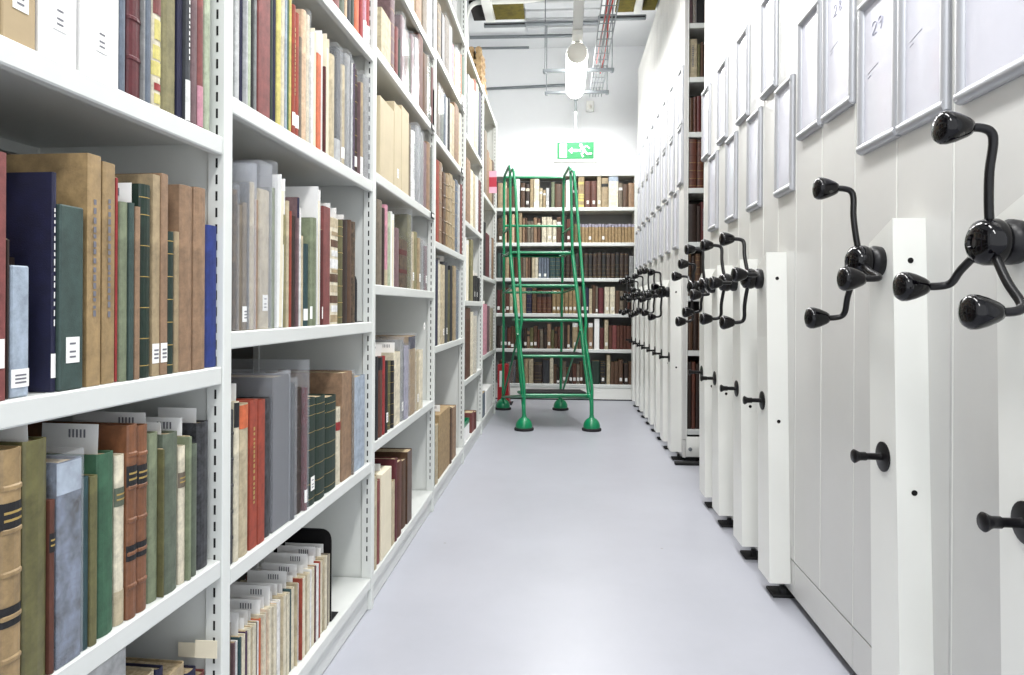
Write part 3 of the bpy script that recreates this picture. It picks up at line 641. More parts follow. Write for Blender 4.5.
def make_unit(y0, y1, boxY, label, frames, ang=60, base_shift=.05, numbers={}, group='mobile shelving carriages', sleeve=None, face=False, twin=None):
    root = empty('mobile_shelving_unit', (XW, y0, 0)); root['x'] = 0; del root['x']
    tag(root, label, 'mobile shelving', group)
    inv = Matrix.Translation((-XW,-y0,0))
    hold = root
    class Sub(MB): pass
    # children are authored in world coordinates, then shifted into the unit's frame
    kids0 = set(bpy.data.objects)
    e = MB(); g = .002; mid = (y0+y1)/2
    for a, b_ in ((y0+g, mid-g*.6), (mid+g*.6, y1-g)):
        e.cbox((XW, a, .148), (XW+.022, b_, ZTOP), M_panel, .0015)
    ep = e.build('end_panel', hold)
    e = MB(); e.box((XW-.0012, mid-.0018, .15), (XW+.0003, mid+.0018, ZTOP), M_cover); e.box((XW-.0012, y1-.005, .15), (XW+.0003, y1-.0022, ZTOP), M_cover); e.build('edging_strip', ep)
    k = MB(); k.cbox((XW+.001, y0+g, .03), (XW+.022, y1-g, .144), M_panel, .002); k.build('kick_plate', hold)
    # carriage body behind the end panel
    c = MB(); c.box((XW+.05, y0+.03, .015), (XW+1.6, y1-.03, .09), M_dark)
    for yy in (y0+.05, y1-.07): c.box((XW+.06, yy, .0), (XW+.14, yy+.02, .02), M_rub)
    c.build('carriage', hold)
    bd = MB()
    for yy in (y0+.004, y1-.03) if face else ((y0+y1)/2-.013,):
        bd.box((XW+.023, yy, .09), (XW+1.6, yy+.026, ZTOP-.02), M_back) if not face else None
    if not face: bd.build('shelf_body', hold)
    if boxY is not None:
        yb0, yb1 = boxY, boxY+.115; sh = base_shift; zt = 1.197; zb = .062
        x1 = XW-.001
        cv = MB()
        cv.hexa([(XB,yb0-sh,zb),(x1,yb0-sh,zb),(x1,yb1-sh*.6,zb),(XB,yb1-sh*.6,zb),(XB,yb0,zt),(x1,yb0,zt),(x1,yb1,zt-.045),(XB,yb1,zt-.045)], M_cover)
        co = cv.build('drive_cover', hold)
        dt = MB()
        for zz in (1.105, .61):
            yy = yb0-sh*(zt-zz)/(zt-zb)
            dt.lathe([(.0062,0),(.0062,.0015),(.003,.0022)], (XB+.036, yy+.0004, zz), (0,-1,0), M_plast, 12)
        dt.build('plug', co)
        ft = MB(); ft.cbox((XB+.02, yb0-sh+.03, .0), (XW+.03, yb1-sh, .01), M_rub, .003); ft.lathe([(.018,0),(.018,.014)], (XW-.02, yb0-sh+.05, .019), (1,0,0), M_rub, 14); ft.build('shadow_plate_and_castor', hold)  # flat dark plate stands in for the cover's shadow on the floor; castor above
        if True:
            pl = MB(); pl.box((XW-.002, y0+g+.002, .2), (XW-.0002, yb0+.01, zt), M_panel); pl.build('cover_plate', hold)
        yh = yb0 + .058
        make_handle(hold, yh, 1.106, ang)
        st = MB(); ys = yh-.022
        st.lathe([(.033,0),(.033,.003),(.029,.0045),(.008,.006),(.0075,.012)], (XB,ys,.673), (-1,0,0), M_bsteel, 24)
        st.lathe([(.0075,.010),(.0075,.036),(.0095,.038),(.0095,.050),(.011,.054),(.0145,.060),(.0155,.063),(.013,.066),(.001,.0665)], (XB,ys,.673), (-1,0,0), M_bsteel, 18)
        so = st.build('lock_pin', hold)
    for n_, (a, b_, z0, z1) in enumerate(frames):
        make_frame(hold, a, b_, z0, z1, 'snap_frame', numbers.get(n_))
    if sleeve:
        a, b_, z0, z1 = sleeve
        s_ = MB(); N = 10
        vs = []
        for j in range(N+1):
            zz = z0+(z1-z0)*j/N; bulge = .006+.006*math.sin(j*1.3)
            for m_ in range(5):
                yy = a+(b_-a)*m_/4; vs.append((XW-.002-bulge*math.sin(math.pi*m_/4)-.001*j/N, yy, zz))
        fs = [(j*5+m_, j*5+m_+1, (j+1)*5+m_+1, (j+1)*5+m_) for j in range(N) for m_ in range(4)]
        s_.add(vs, fs, M_jack2, True); s_.build('clear_sleeve', hold)
    if face:   # shelf face turned to the open gap, looking back at the camera
        xa, xb = XW, XW+1.25
        for x0, x1 in ((xa+.0225, xa+.030), (xb-.03, xb)):
            u = MB(); u.cbox((x0, y0+.002, .1), (x1, y1-.03, ZTOP-.01), M_cover, .002); u.build('upright', hold)
        for z in FACEZ:
            u = MB(); u.cbox((xa+.031, y0+.006, z-.034), (xb-.031, y1-.04, z), M_shelf, .003); u.build('shelf', hold)
        u = MB(); u.box((xa+.031, y1-.038, .1), (xb-.031, y1-.032, ZTOP-.02), M_back); u.build('back_panel', hold)
        u = MB(); u.cbox((xa+.0225, y0+.004, .035), (xb, y0+.02, .165), M_cover, .002); u.lathe([(.012,0),(.012,.006),(.006,.008)], (xa+.05, y0+.004, .085), (0,-1,0), M_zinc, 12); u.build('base_plate', hold)
    for o in list(bpy.data.objects):
        if o not in kids0 and o.parent == root:
            o.data.transform(inv)
            for ch in o.children_recursive:
                if ch.type == 'MESH': ch.data.transform(inv)
    return root
FACEZ = [onY(690, y, Yw(683.2)+.006).z for y in (429.5, 350.7, 296, 242, 188, 132, 77, 23)]

yA1, yB1, yC1 = Yw(952.5), Yw(854), Yw(795.5)
yG = Yw(703.3)
L0, L1, H0, H1 = 1.405, 1.79, 1.814, 2.19
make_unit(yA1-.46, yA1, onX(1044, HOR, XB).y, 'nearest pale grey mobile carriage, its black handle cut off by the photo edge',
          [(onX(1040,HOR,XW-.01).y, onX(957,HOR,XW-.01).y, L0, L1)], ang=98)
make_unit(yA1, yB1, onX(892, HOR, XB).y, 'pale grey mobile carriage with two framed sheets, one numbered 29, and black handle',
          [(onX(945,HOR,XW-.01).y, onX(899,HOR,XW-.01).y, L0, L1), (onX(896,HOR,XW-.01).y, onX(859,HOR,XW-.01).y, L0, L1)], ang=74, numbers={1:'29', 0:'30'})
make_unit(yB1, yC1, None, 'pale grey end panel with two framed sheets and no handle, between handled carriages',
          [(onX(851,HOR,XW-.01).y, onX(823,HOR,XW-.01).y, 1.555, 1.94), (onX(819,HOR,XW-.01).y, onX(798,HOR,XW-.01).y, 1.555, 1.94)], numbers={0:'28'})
nb = [yC1 + (yG-yC1)*k/4 for k in range(5)]
NL = ['first handled carriage beyond the plain end panel, with lower and upper frames and curled sleeve', 'second handled carriage beyond the plain end panel, with a narrow clear sleeve',
      'third handled carriage beyond the plain end panel, second before the open gap', 'handled pale carriage on the near edge of the open gap between shelves']
bxp = [766, 739.5, 717, 703.6]
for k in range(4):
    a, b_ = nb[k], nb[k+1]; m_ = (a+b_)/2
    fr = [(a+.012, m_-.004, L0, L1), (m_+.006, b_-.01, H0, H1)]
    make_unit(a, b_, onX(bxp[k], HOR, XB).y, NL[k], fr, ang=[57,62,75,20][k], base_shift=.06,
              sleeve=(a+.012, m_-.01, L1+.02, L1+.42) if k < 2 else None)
yF0 = Yw(683.2)
FP = [onX(px, HOR, XB).y for px in (670, 662, 654.8, 649, 643.9, 639.4, 635.8, 632.5)]
pitch = (FP[-1]-FP[0])/7
NF = 8
wordn = ['first','second','third','fourth','fifth','sixth','seventh','farthest']
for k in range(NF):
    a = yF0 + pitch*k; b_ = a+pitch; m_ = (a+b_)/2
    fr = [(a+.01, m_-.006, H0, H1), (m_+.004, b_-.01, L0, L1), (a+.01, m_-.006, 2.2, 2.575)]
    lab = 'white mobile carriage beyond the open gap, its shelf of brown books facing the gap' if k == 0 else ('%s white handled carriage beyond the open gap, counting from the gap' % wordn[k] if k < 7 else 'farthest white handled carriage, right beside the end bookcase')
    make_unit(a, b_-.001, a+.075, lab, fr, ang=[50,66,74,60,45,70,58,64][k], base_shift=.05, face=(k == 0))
# floor track beneath the carriages in the open gap
b = MB(); b.cbox((XW-.06, yF0-.09, .0), (XW+1.5, yF0-.045, .018), M_rub, .003)
tag(b.build('floor_rail'), 'black rail on the floor under the carriage in the open gap', 'rail')
# books on the face
def frow(level, items):
    z = FACEZ[level]; last = -9
    for idx, it in enumerate(items):
        x0, x1, yt, col = it[:4]; o = it[4].split() if len(it) > 4 else []
        ins = .03+random.uniform(-.01,.012)
        a = onY(x0, HOR, yF0+ins).x; b_ = onY(x1, HOR, yF0+ins).x; a = max(a, XW+.033, last); last = b_
        if b_-a < .004: continue
        zn = (FACEZ+[3.4])[level+1]-.04
        zt = min(onY((x0+x1)/2, yt, yF0+ins).z, zn)
        names = ['bottom','second','third','fourth','fifth','sixth','seventh','top']
        add_item(Vector((0, yF0, 0)), 0, a, b_, z, zt, col.replace('_',' '), [q.replace('_',' ') for q in o], ins, '%s shelf in the open gap' % names[level], idx+1, 'old books in the open gap', .24)
frow(0, [(684.5,692,362,'dark_brown',''),(692.3,696,362,'reddish_brown','B'),(696.3,700,364,'dark_brown','B'),(700.3,704,363,'reddish_brown',''),(704.3,710,362,'dark_brown','')])
frow(1, [(684.5,693,312,'brown','B'),(693.3,698,313,'dark_brown','B'),(698.3,703,310,'brown',''),(703.3,710,312,'maroon','')])
frow(2, [(684.5,691,252,'brown','B G'),(691.3,695,256,'dark_brown','B'),(695.3,700,254,'brown','G'),(700.3,705,256,'dark_brown',''),(705.3,711,256,'brown','')])
frow(3, [(684.5,696,204,'dark_brown','B'),(696.3,700,206,'dark_brown',''),(700.3,705,202,'dark_red','W'),(705.3,711,204,'brown','')])
frow(4, [(684.5,696,139,'reddish_brown','B G'),(696.3,703,139,'reddish_brown','B G'),(703.3,710,140,'brown','B')])
frow(5, [(684.5,692,98,'brown','B'),(692.3,695.5,97,'reddish_brown','B'),(695.8,700,96,'dark_red','B'),(700.3,705,97,'brown','B'),(705.3,711,98,'dark_brown','')])
frow(6, [(684.5,696,39,'beige','W'),(696.3,699,44,'olive',''),(699.3,702,42,'brown',''),(702.3,706,44,'dark_brown',''),(706.3,711,44,'brown','')])
frow(7, [(684.5,691,-12,'mauve',''),(691.3,695,-12,'taupe','P'),(695.3,704,-12,'black',''),(704.3,711,-12,'brown','')])

# ------------------------------------------------------------------ build shelf contents, largest first
ITEMS.sort(key=lambda q: -q['area'])
nb_ = 0; merged = MB(); seen = {}
for it in ITEMS:
    if it['kind'] == 'book':
        nb_ += 1
        if nb_ > 320: make_book(it, merged); it['merged'] = True; continue
    make_book(it)
mo = merged.build('small_distant_books')
tag(mo, 'small distant books filling the rest of the far shelves and end bookcase', 'books', None, 'stuff')
mo['kind'] = 'stuff'
# paper slips standing up out of the books
slipm = cmat('white', 'paper')
for sidx, s in enumerate(SLIPS):
    R = random.Random(sidx+100); b = MB()
    t, h, d = s['t'], s['h'], s['d']
    up = R.uniform(.028,.045) if s['big'] else R.uniform(.016,.026)
    y0 = R.uniform(.012,.022); y1 = y0 + (R.uniform(.09,.13) if s['big'] else R.uniform(.05,.08)); y1 = min(y1, d-.01)
    x = t*R.uniform(.35,.65); ln = R.uniform(-.004,.004)
    b.hexa([(x,y0,h-.02),(x+.0006,y0,h-.02),(x+.0006,y1,h-.02),(x,y1,h-.02),(x+ln,y0,h+up),(x+ln+.0006,y0,h+up),(x+ln+.0006,y1,h+up),(x+ln,y1,h+up)], slipm)
    if s['big'] and y1-y0 > .06:
        for q in range(5): b.box((x+ln*.7-.0009, y0+.02+q*.006, h+up-.02), (x+ln*.7-.0002, y0+.0225+q*.006, h+up-.008), M_print)
    o = b.build('paper_slip'); o.matrix_world = s['mw']
    tag(o, 'white paper slip in the %s %s, %s from left, %s' % (s['col'], s['noun'].replace('archive ','').replace('card ',''), ordn(s['idx']), s['where'].replace(' shelf','shelf').replace('bottomshelf','bottom shelf').replace('secondshelf','second shelf').replace('shelf up','shelf')), 'paper slip', 'paper slips standing in the books')

# ------------------------------------------------------------------ bookends
def bay_pt(i, px, py, ins): 
    d, L = bdir(i); n = Vector((d.y,-d.x,0)); A = BAYS[i][0]-n*ins; return on_line(px, py, A, d)
def bookend(i, level, px, ytop, label, m):
    d, L = bdir(i); rz = math.atan2(d.y, d.x); p = bay_pt(i, px, ytop, .02); z0 = SHELF_Z[i][level]
    h = p.z-z0; b = MB(); dd = .17
    path = round_path([(0,0,.003),(0,0,h),(0,dd,h),(0,dd,.003)], .035, 6)
    pts_o = [(q.y,q.z) for q in path]
    # sheet with rounded top corners
    vs = [(0,y,z) for y,z in pts_o]+[(.0022,y,z) for y,z in pts_o]; n = len(pts_o)
    b.add(vs, [tuple(range(n)), tuple(range(2*n-1,n-1,-1))]+[(i_,(i_+1)%n,n+(i_+1)%n,n+i_) for i_ in range(n)], m)
    b.cbox((-.0,0,.0006),(.06,dd,.003), m, .0006)
    o = b.build('bookend'); o.location = (p.x,p.y,z0); o.rotation_euler = (0,0,rz)
    tag(o, label, 'bookend', 'metal bookends')
bookend(1, 0, 331.6, 529, 'black metal bookend holding the pale journals on the second bay bottom shelf', M_bsteel)
bookend(1, 2, 357, 272, 'grey metal bookend after the brown books, third shelf of second bay', cmat('dark grey'))

# ------------------------------------------------------------------ odds on the left shelving
# rolled bundle of parchment on the top shelf of the fifth bay
pA = bay_pt(4, 475.5, HOR, .05); d, L = bdir(4); rz = math.atan2(d.y, d.x)
b = MB(); R = random.Random(5); z0 = SHELF_Z[4][5]
M_roll = mat('aged_parchment', (196,168,124), .75, second=(140,108,70), vscale=18, var=.1)
root = empty('rolled_bundle', (pA.x, pA.y, z0), rz)
tag(root, 'stack of rolled brown parchments on top of the fifth left bay', 'paper rolls')
for lev in range(7):
    for k in range(3 if lev < 4 else 2):
        b = MB(); y = -.01+k*.055+R.uniform(-.006,.006); z = .028+lev*.045; b.tube([(.0,y,z),(.2-lev*.01,y+R.uniform(-.01,.01),z),(.42-lev*.03,y,z)], .026, M_roll, 12)
        b.build('parchment_roll', root)
# pink and red paper tag hanging out of the farthest bay
p0 = atD(495, 182, 5.95)
tg = MB(); wv = .07; hh = .19
root = empty('shelf_tag', (p0.x-.02, p0.y, p0.z-hh/2), 0)
tag(root, 'pink paper tag with a red band sticking out from farthest left bay', 'tag')
b = MB(); b.box((-.035,0,0),(.035,.001,hh), M_pink); b.build('paper', root)
b = MB(); b.box((-.035,-.0006,hh*.28),(.035,-.0001,hh*.72), M_redbar); b.build('red_band', root)
# beige card label holders near the foot of the first upright
d, L = bdir(0); rz = math.atan2(d.y, d.x)
for (px0, px1, py0, py1, lb) in ((178,195,643,657,'small beige card stuck up by the first upright, left of the wider card'),(195,217,641,658,'wider beige card hanging on the first upright near the bottom shelf')):
    yq = PT[0].y-.045-(.012 if px0 > 190 else 0); a = onY(px0, py1, yq); c = onY(px1, py0, yq)
    b = MB(); b.cbox((0,0,0),(c.x-a.x,.0015,c.z-a.z), cmat('cream','paper'), .0004)
    o = b.build('card_label'); o.location = a; tag(o, lb, 'card label')
# white hang tag on third bay's upright
a = bay_pt(2, 425.5, 326, -.001); b = MB(); b.lathe([(.016,0),(.016,.0015)], (0,0,0), (1,0,0), M_label, 16); b.lathe([(.004,0.0016),(.004,.002)], (0,0,0), (1,0,0), M_print, 8)
o = b.build('hang_tag'); o.location = a-Vector((0,.03,0)); tag(o, 'round white tag hanging by the upright of the third left bay', 'tag')
# small black and white label clips on the ends of shelf lips
for ci, (bi, px, lev, txt) in enumerate(((2, 430.5, 4, 'fifth shelf up, third left bay'), (2, 430.5, 3, 'fourth shelf up, third left bay'), (3, 460.5, 3, 'fourth shelf up, fourth left bay'), (3, 460.8, 4, 'fifth shelf up, fourth left bay'))):
    z = SHELF_Z[bi][lev]; d, L = bdir(bi); p = bay_pt(bi, px, HOR, -.001); b = MB()
    b.cbox((0,-.004,0),(.07,0,.030), M_bsteel, .002); b.box((.008,-.0048,.008),(.062,-.0041,.022), M_label)
    o = b.build('label_clip'); s_at = min((p-BAYS[bi][0]).dot(d), L-.12); q = BAYS[bi][0]+d*s_at; n = Vector((d.y,-d.x,0)); q = q+n*.0005
    o.location = (q.x, q.y, z-.032); o.rotation_euler = (0,0,math.atan2(d.y,d.x)); tag(o, 'black label clip on the lip of the %s' % txt, 'label clip')
# green tray on the white box, bottom shelf of the fifth bay
a = bay_pt(4, 464.2, HOR, .02); d, L = bdir(4); b = MB()
zt = [it for it in ITEMS if it['label'].startswith('thick white archive box') or 'white archive box, first from left, bottom shelf, fifth' in it['label']]
zz = SHELF_Z[4][0]+.001 + (zt[0]['h'] if zt and 'fifth' in zt[0]['label'] else .17)
for it in ITEMS:
    if it['kind'] == 'box' and 'bottom shelf, fifth' in it['label']: zz = it['mw'].translation.z+it['h']; bl = it['mw'].translation.copy(); bt = it['t']
o_ = .0; m = M_green
b.box((0,0,0),(bt,.2,.003), m); b.box((0,0,.003),(bt,.003,.03), m); b.box((0,.197,.003),(bt,.2,.03), m); b.box((0,.003,.003),(.003,.197,.03), m); b.box((bt-.003,.003,.003),(bt,.197,.03), m)
o = b.build('shallow_tray'); o.location = (bl.x, bl.y, zz+.0008); o.rotation_euler = (0,0,math.atan2(d.y,d.x)); tag(o, 'shallow green tray lying on the white box, bottom of fifth left bay', 'tray')

# ------------------------------------------------------------------ red box standing on the floor before the end bookcase
YRd = 7.02; a = onY(497.5, 365, YRd); c = onY(509, 405, YRd)
root = empty('red_stand', (a.x, YRd, 0)); wd = c.x-a.x; zt = a.z
tag(root, 'red box with a white label standing on the floor behind the green steps', 'box')
b = MB(); b.hexa([(0,0,.012),(wd,0,.012),(wd,.2,.012),(0,.2,.012),(0,.02,zt),(wd*.84,.02,zt),(wd*.84,.18,zt),(0,.18,zt)], mat('red_paint',(165,18,28),.4,var=.05)); b.build('body', root)
b = MB(); b.hexa([(.02,.0055,zt*.45),(.05,.0055,zt*.45),(.05,.0075,zt*.45),(.02,.0075,zt*.45),(.02,.0135,zt*.85),(.05,.0135,zt*.85),(.05,.0155,zt*.85),(.02,.0155,zt*.85)], M_label); b.build('white_label', root)
b = MB(); b.cbox((-.005,-.01,0),(wd+.03,.21,.012), M_rub, .004); b.build('foot', root)

# ------------------------------------------------------------------ green mobile steps
DF, DR = 690/123.0, 690/102.5
FLf, FLr = atD(524,430,DF), atD(503,409,DR); FRf, FRr = atD(591.6,430,DF), atD(560.5,409,DR)
for p in (FLf,FLr,FRf,FRr): p.z = 0
org = (FLf+FRf+FLr+FRr)/4
steps = empty('mobile_steps', org)
tag(steps, 'green tubular mobile library steps with handrails and five black treads', 'step ladder')
def sp(p): return Vector(p)-org
def rail(name, pts, r=.0125, rr=.05, n=12, parent=steps):
    b = MB(); b.tube(round_path([sp(p) for p in pts], rr, 5), r, M_green, n); return b.build(name, parent)
def L2(px, py, D): return atD(px, py, D)
zt_ = 2.275
# rear posts with the top loops: rear post up, forward over the platform, down again to the platform
def side(xr, xf_top, xf_bot, xh, foot_f, foot_r, sgn):
    rp = foot_r.copy(); top_r = L2(xr, 172, DR)
    top_f = L2(xf_top, 166, 6.17); bot_f = L2(xf_bot, 254, 6.17)
    rail('rear_post', [Vector((foot_r.x,foot_r.y,.10)), Vector((top_r.x,top_r.y,zt_)), Vector((top_f.x,top_f.y,zt_)), bot_f], .0125, .10)
    return top_f, bot_f
tfL, bfL = side(504.3, 510, 510.5, 0, FLf, FLr, -1)
tfR, bfR = side(563.8, 570.5, 572.5, 0, FRf, FRr, 1)
# sloping handrails from the top loop down to the stringers
rail('handrail', [tfL+Vector((0,.02,-.05)), L2(513.4,168.5,6.05), L2(515.5,190,6.0), L2(520.2,288,5.78), L2(521.8,320,5.72), L2(519.2,336,5.74), L2(524.2,385,5.63), Vector((FLf.x,FLf.y,.16))], .0125, .05)
rail('handrail', [tfR+Vector((0,.02,-.05)), L2(573.8,170,6.05), L2(576.5,200,6.0), L2(583.3,285,5.78), L2(586.2,324,5.72), L2(584.9,336,5.72), L2(592.2,388,5.62), Vector((FRf.x,FRf.y,.16))], .0125, .05)
# stringers
Hs = [.29,.605,.90,1.195,1.49]
Ds = [5.70,5.83,5.95,6.07,6.19]
lx = [522.5,519.2,516.6,513.5,510.2]; rx = [588.3,584.3,580.2,576.2,572.4]; ys_ = [395,356,320,285.5,252.5]
rail('stringer', [Vector((FLf.x,FLf.y,.10)), L2(523.6,405,DF), L2(lx[0],ys_[0],Ds[0]), L2(lx[1],ys_[1],Ds[1]), L2(lx[2],ys_[2],Ds[2]), L2(lx[3],ys_[3],Ds[3]), L2(lx[4],ys_[4],Ds[4])], .0165, .04, 14)
rail('stringer', [Vector((FRf.x,FRf.y,.10)), L2(591.6,400,DF), L2(rx[0]+.8,ys_[0],Ds[0]), L2(rx[1],ys_[1],Ds[1]), L2(rx[2],ys_[2],Ds[2]), L2(rx[3],ys_[3],Ds[3]), L2(rx[4],ys_[4],Ds[4])], .0165, .04, 14)
M_tread = mat('black_ribbed_tread', (34,32,34), .75, bump=.5, bscale=260)
side_dir = (Vector(((FLr.x-FLf.x),(FLr.y-FLf.y),0))).normalized()
for k in range(5):
    a, c = L2(lx[k], ys_[k], Ds[k]), L2(rx[k], ys_[k], Ds[k]); c.z = a.z; dep = .20 if k < 4 else .44
    q = side_dir*dep
    b = MB(); a_, c_ = sp(a), sp(c); m_in = Vector((.02,0,0))
    b.tube([a_, c_], .0125, M_green, 10); b.tube([a_+q, c_+q], .0125, M_green, 10)
    b.tube([a_, a_+q], .011, M_green, 10); b.tube([c_, c_+q], .011, M_green, 10)
    tf = b.build('tread_frame', steps)
    b = MB(); z0, z1 = a_.z+.012, a_.z+.026
    p = [a_+m_in, c_-m_in, c_-m_in+q, a_+m_in+q]
    b.hexa([(v.x,v.y,z0) for v in p]+[(v.x,v.y,z1) for v in p], M_tread)
    for g in range(1, 8):
        u0 = g/8; v0 = p[0].lerp(p[3], u0); v1 = p[1].lerp(p[2], u0); b.tube([(v0.x,v0.y,z1),(v1.x,v1.y,z1)], .0022, M_tread, 5)
    b.build('tread_mat', tf)
# cross rails
rt = [Vector((FLr.x,FLr.y,0)), Vector((FRr.x,FRr.y,0))]
TL, TR_ = L2(504.3,172,DR), L2(563.8,172,DR)
for y in (177.5, 226, 292.5, 397):
    f_ = (409-y)/(409-172); xa = FLr.lerp(TL, f_); xb = FRr.lerp(TR_, f_); z = L2(530, y, DR).z
    rail('cross_rail', [Vector((xa.x,xa.y,z)), Vector((xb.x,xb.y,z))], .0115)
# guard rails along the platform sides and braces
for (tf_, rxp) in ((bfL, 504.3), (bfR, 563.5)):
    zr = L2(510, 226, 6.17).z
    a = Vector((tf_.x, tf_.y, zr)); c = L2(rxp, 226, DR); c.z = zr; rail('side_rail', [a, c], .0115)
rail('brace', [L2(518.4,334,5.86), L2(503.6,396,DR)], .010)
rail('brace', [L2(580.5,330,5.88), L2(561.4,396,DR)], .010)
rail('brace', [L2(511.5,288,6.07), L2(503.8,293,DR)], .009)
rail('brace', [L2(576,288,6.07), L2(562.6,293,DR)], .009)
rail('side_rail', [L2(523,396,DF), L2(503.2,397,DR)], .0125)
rail('side_rail', [L2(591,398,DF), L2(561,397,DR)], .0125)
for p in (FLf,FRf,FLr,FRr):
    b = MB(); q = sp(p); b.lathe([(.068,.022),(.069,.040),(.064,.060),(.054,.078),(.040,.093),(.024,.102),(.019,.112),(.018,.125)], q, (0,0,1), M_green, 28); f_ = b.build('castor_cup', steps)
    b = MB(); b.lathe([(.078,.001),(.080,.008),(.079,.018),(.066,.024)], q, (0,0,1), M_rub, 28); b.build('rubber_foot', f_)

# ------------------------------------------------------------------ exit sign
YS = 7.35; a = onY(556.5,159.5,YS); c = onY(594.5,141.5,YS); W_, H_ = c.x-a.x, c.z-a.z
root = empty('exit_sign', (a.x, YS, a.z)); tag(root, 'green emergency exit sign with white arrow and running figure, hanging from ceiling', 'exit sign')
b = MB(); b.cbox((-.034,.0,-.030),(W_+.034,.05,H_+.026), M_cover, .008); b.build('housing', root)
M_rod = mat('grey_rod',(138,146,148),.45); M_sg = mat('sign_green', (0,112,58), .5, emit=.16); M_sw = mat('sign_white', (235,255,242), .5, emit=.4)
b = MB(); b.box((.006,-.003,.004),(W_-.006,-.0005,H_-.004), M_sg); pn = b.build('panel', root)
def poly(b, pts, m, y=-.0045):
    n = len(pts); vs = [(u*W_, y, v*H_) for u, v in pts]+[(u*W_, y+.0014, v*H_) for u, v in pts]
    b.add(vs, [tuple(range(n)), tuple(range(2*n-1,n-1,-1))]+[(i,(i+1)%n,n+(i+1)%n,n+i) for i in range(n)], m)
b = MB(); poly(b, [(.08,.12),(.27,.12),(.27,.88),(.08,.88)], M_sw); b.build('doorway_symbol', pn)
b = MB(); poly(b, [(.31,.5),(.41,.68),(.41,.57),(.57,.57),(.57,.43),(.41,.43),(.41,.32)], M_sw); b.build('arrow', pn)
b = MB()
def limb(pts, r):
    b.tube([(u*W_, -.0045, v*H_) for u, v in pts], r*W_, M_sw, 8)
b.lathe([(.042*W_,0),(.042*W_,.002)], (.64*W_,-.003,.80*H_), (0,-1,0), M_sw, 14)
limb([(.67,.70),(.74,.42)], .038); limb([(.68,.66),(.80,.74),(.87,.60)], .018); limb([(.68,.66),(.60,.52),(.64,.42)], .018)
limb([(.74,.42),(.82,.28),(.93,.32)], .024); limb([(.74,.42),(.66,.30),(.70,.12)], .024)
b.build('running_figure', pn)
b = MB(); b.tube([(W_*.5,.025,H_+.026),(W_*.5,.025,ZC-a.z-.1)], .014, M_rod, 10); b.lathe([(.022,0),(.022,.05)], (W_*.5,.025,onY(576,100,YS).z-a.z), (0,0,1), M_zinc, 12); b.tube([(W_*.5,.025,ZC-a.z-.1),(W_*.5,.025,ZC-a.z)], .014, M_zinc, 10); b.build('drop_rod', root)

# ------------------------------------------------------------------ battens, tray and pipes under the ceiling
M_diff = mat('lit_diffuser', (255,253,250), .5, emit=7.0); M_cap = mat('frosted_cap', (226,224,216), .5)
M_diff2 = mat('lit_diffuser_soft', (255,253,250), .5, emit=2.6)
def batten(y0, y1, label, md=None):
    root = empty('ceiling_batten', (LAMP_X, y0, LAMP_Z)); tag(root, label, 'ceiling light', 'tubular lights over the aisle')
    b = MB(); Ln = y1-y0
    b.lathe([(.001,.0),(.05,.004),(.082,.03),(.092,.07)], (0,0,0), (0,1,0), M_cap, 24); b.build('end_cap', root)
    b = MB(); b.lathe([(.092,.07),(.094,.1),(.094,Ln-.1),(.085,Ln-.04),(.05,Ln-.008),(.001,Ln)], (0,0,0), (0,1,0), md or M_diff, 28); b.build('diffuser', root)
    b = MB(); b.cbox((-.045,-.1,.092),(.045,Ln,.14), M_cover, .006); b.build('spine_housing', root)
    for q in (.2,.8): 
        b = MB(); b.tube([(0,Ln*q,.14),(0,Ln*q,ZC-LAMP_Z)], .006, M_zinc, 8); b.build('hanger_rod', root)
lx_ = LAMP_X
Hn = LAMP_Z-1.0
yb0, yb1 = onX(579, 0, 1).y, 0
batten(onZ(579, 50, LAMP_Z).y, onZ(579, 93, LAMP_Z).y-.05, 'glowing white tubular light hanging over the far end of the aisle')
for q_, yq in enumerate((-1.6,.2,2.0,3.7)): batten(yq, yq+1.15, 'tubular batten light over the aisle above the view, %s from the near end' % ordn(q_+1), M_diff2)
b = MB(); y1 = onZ(579, 44, LAMP_Z+.12).y
b.cbox((LAMP_X-.042, 1.0, LAMP_Z+.142), (LAMP_X+.042, y1+.5, LAMP_Z+.19), mat('grey_white_trunking',(206,208,208),.5), .006)
tag(b.build('lighting_trunking'), 'pale grey trunking running above the aisle to the tubular light', 'trunking')
# cable tray on trapeze hangers
ZT = 3.23
tx = onZ(596, 93, ZT).x; ty1 = onZ(596, 97, ZT).y
root = empty('cable_tray', (tx, 3.0, ZT)); tag(root, 'galvanised wire cable tray hanging under the ceiling right of the tubular light', 'cable tray')
b = MB(); Lt = ty1-3.0
for xx in (-.062,.062): b.cbox((xx-.003,0,0),(xx+.003,Lt,.035), M_zinc, .001)
for xx in (-.03,0,.03): b.cbox((xx-.004,0,0),(xx+.004,Lt,.005), M_zinc, .001)
yy = .05
while yy < Lt: b.box((-.06,yy,.0),(.06,yy+.012,.003), M_zinc); yy += .16
b.build('tray', root)
R = random.Random(9)
for k in range(3):
    x = .02-.02*k; pts = [(x, .0, .012)]
    for j in range(1, 10): pts.append((x+R.uniform(-.012,.012), Lt*j/10*(.93 if k == 0 else .86), .012+R.uniform(0,.008)))
    b = MB(); b.tube(smooth_path(pts, 3), .007, M_wire if k != 1 else M_zinc, 8)
    o = b.build('cable'); o.location = (tx, 3.0, ZT); tag(o, ['red cable running down the right side of the cable tray','grey cable lying along the middle of the cable tray','red cable on the left side of the cable tray'][k], 'cable')
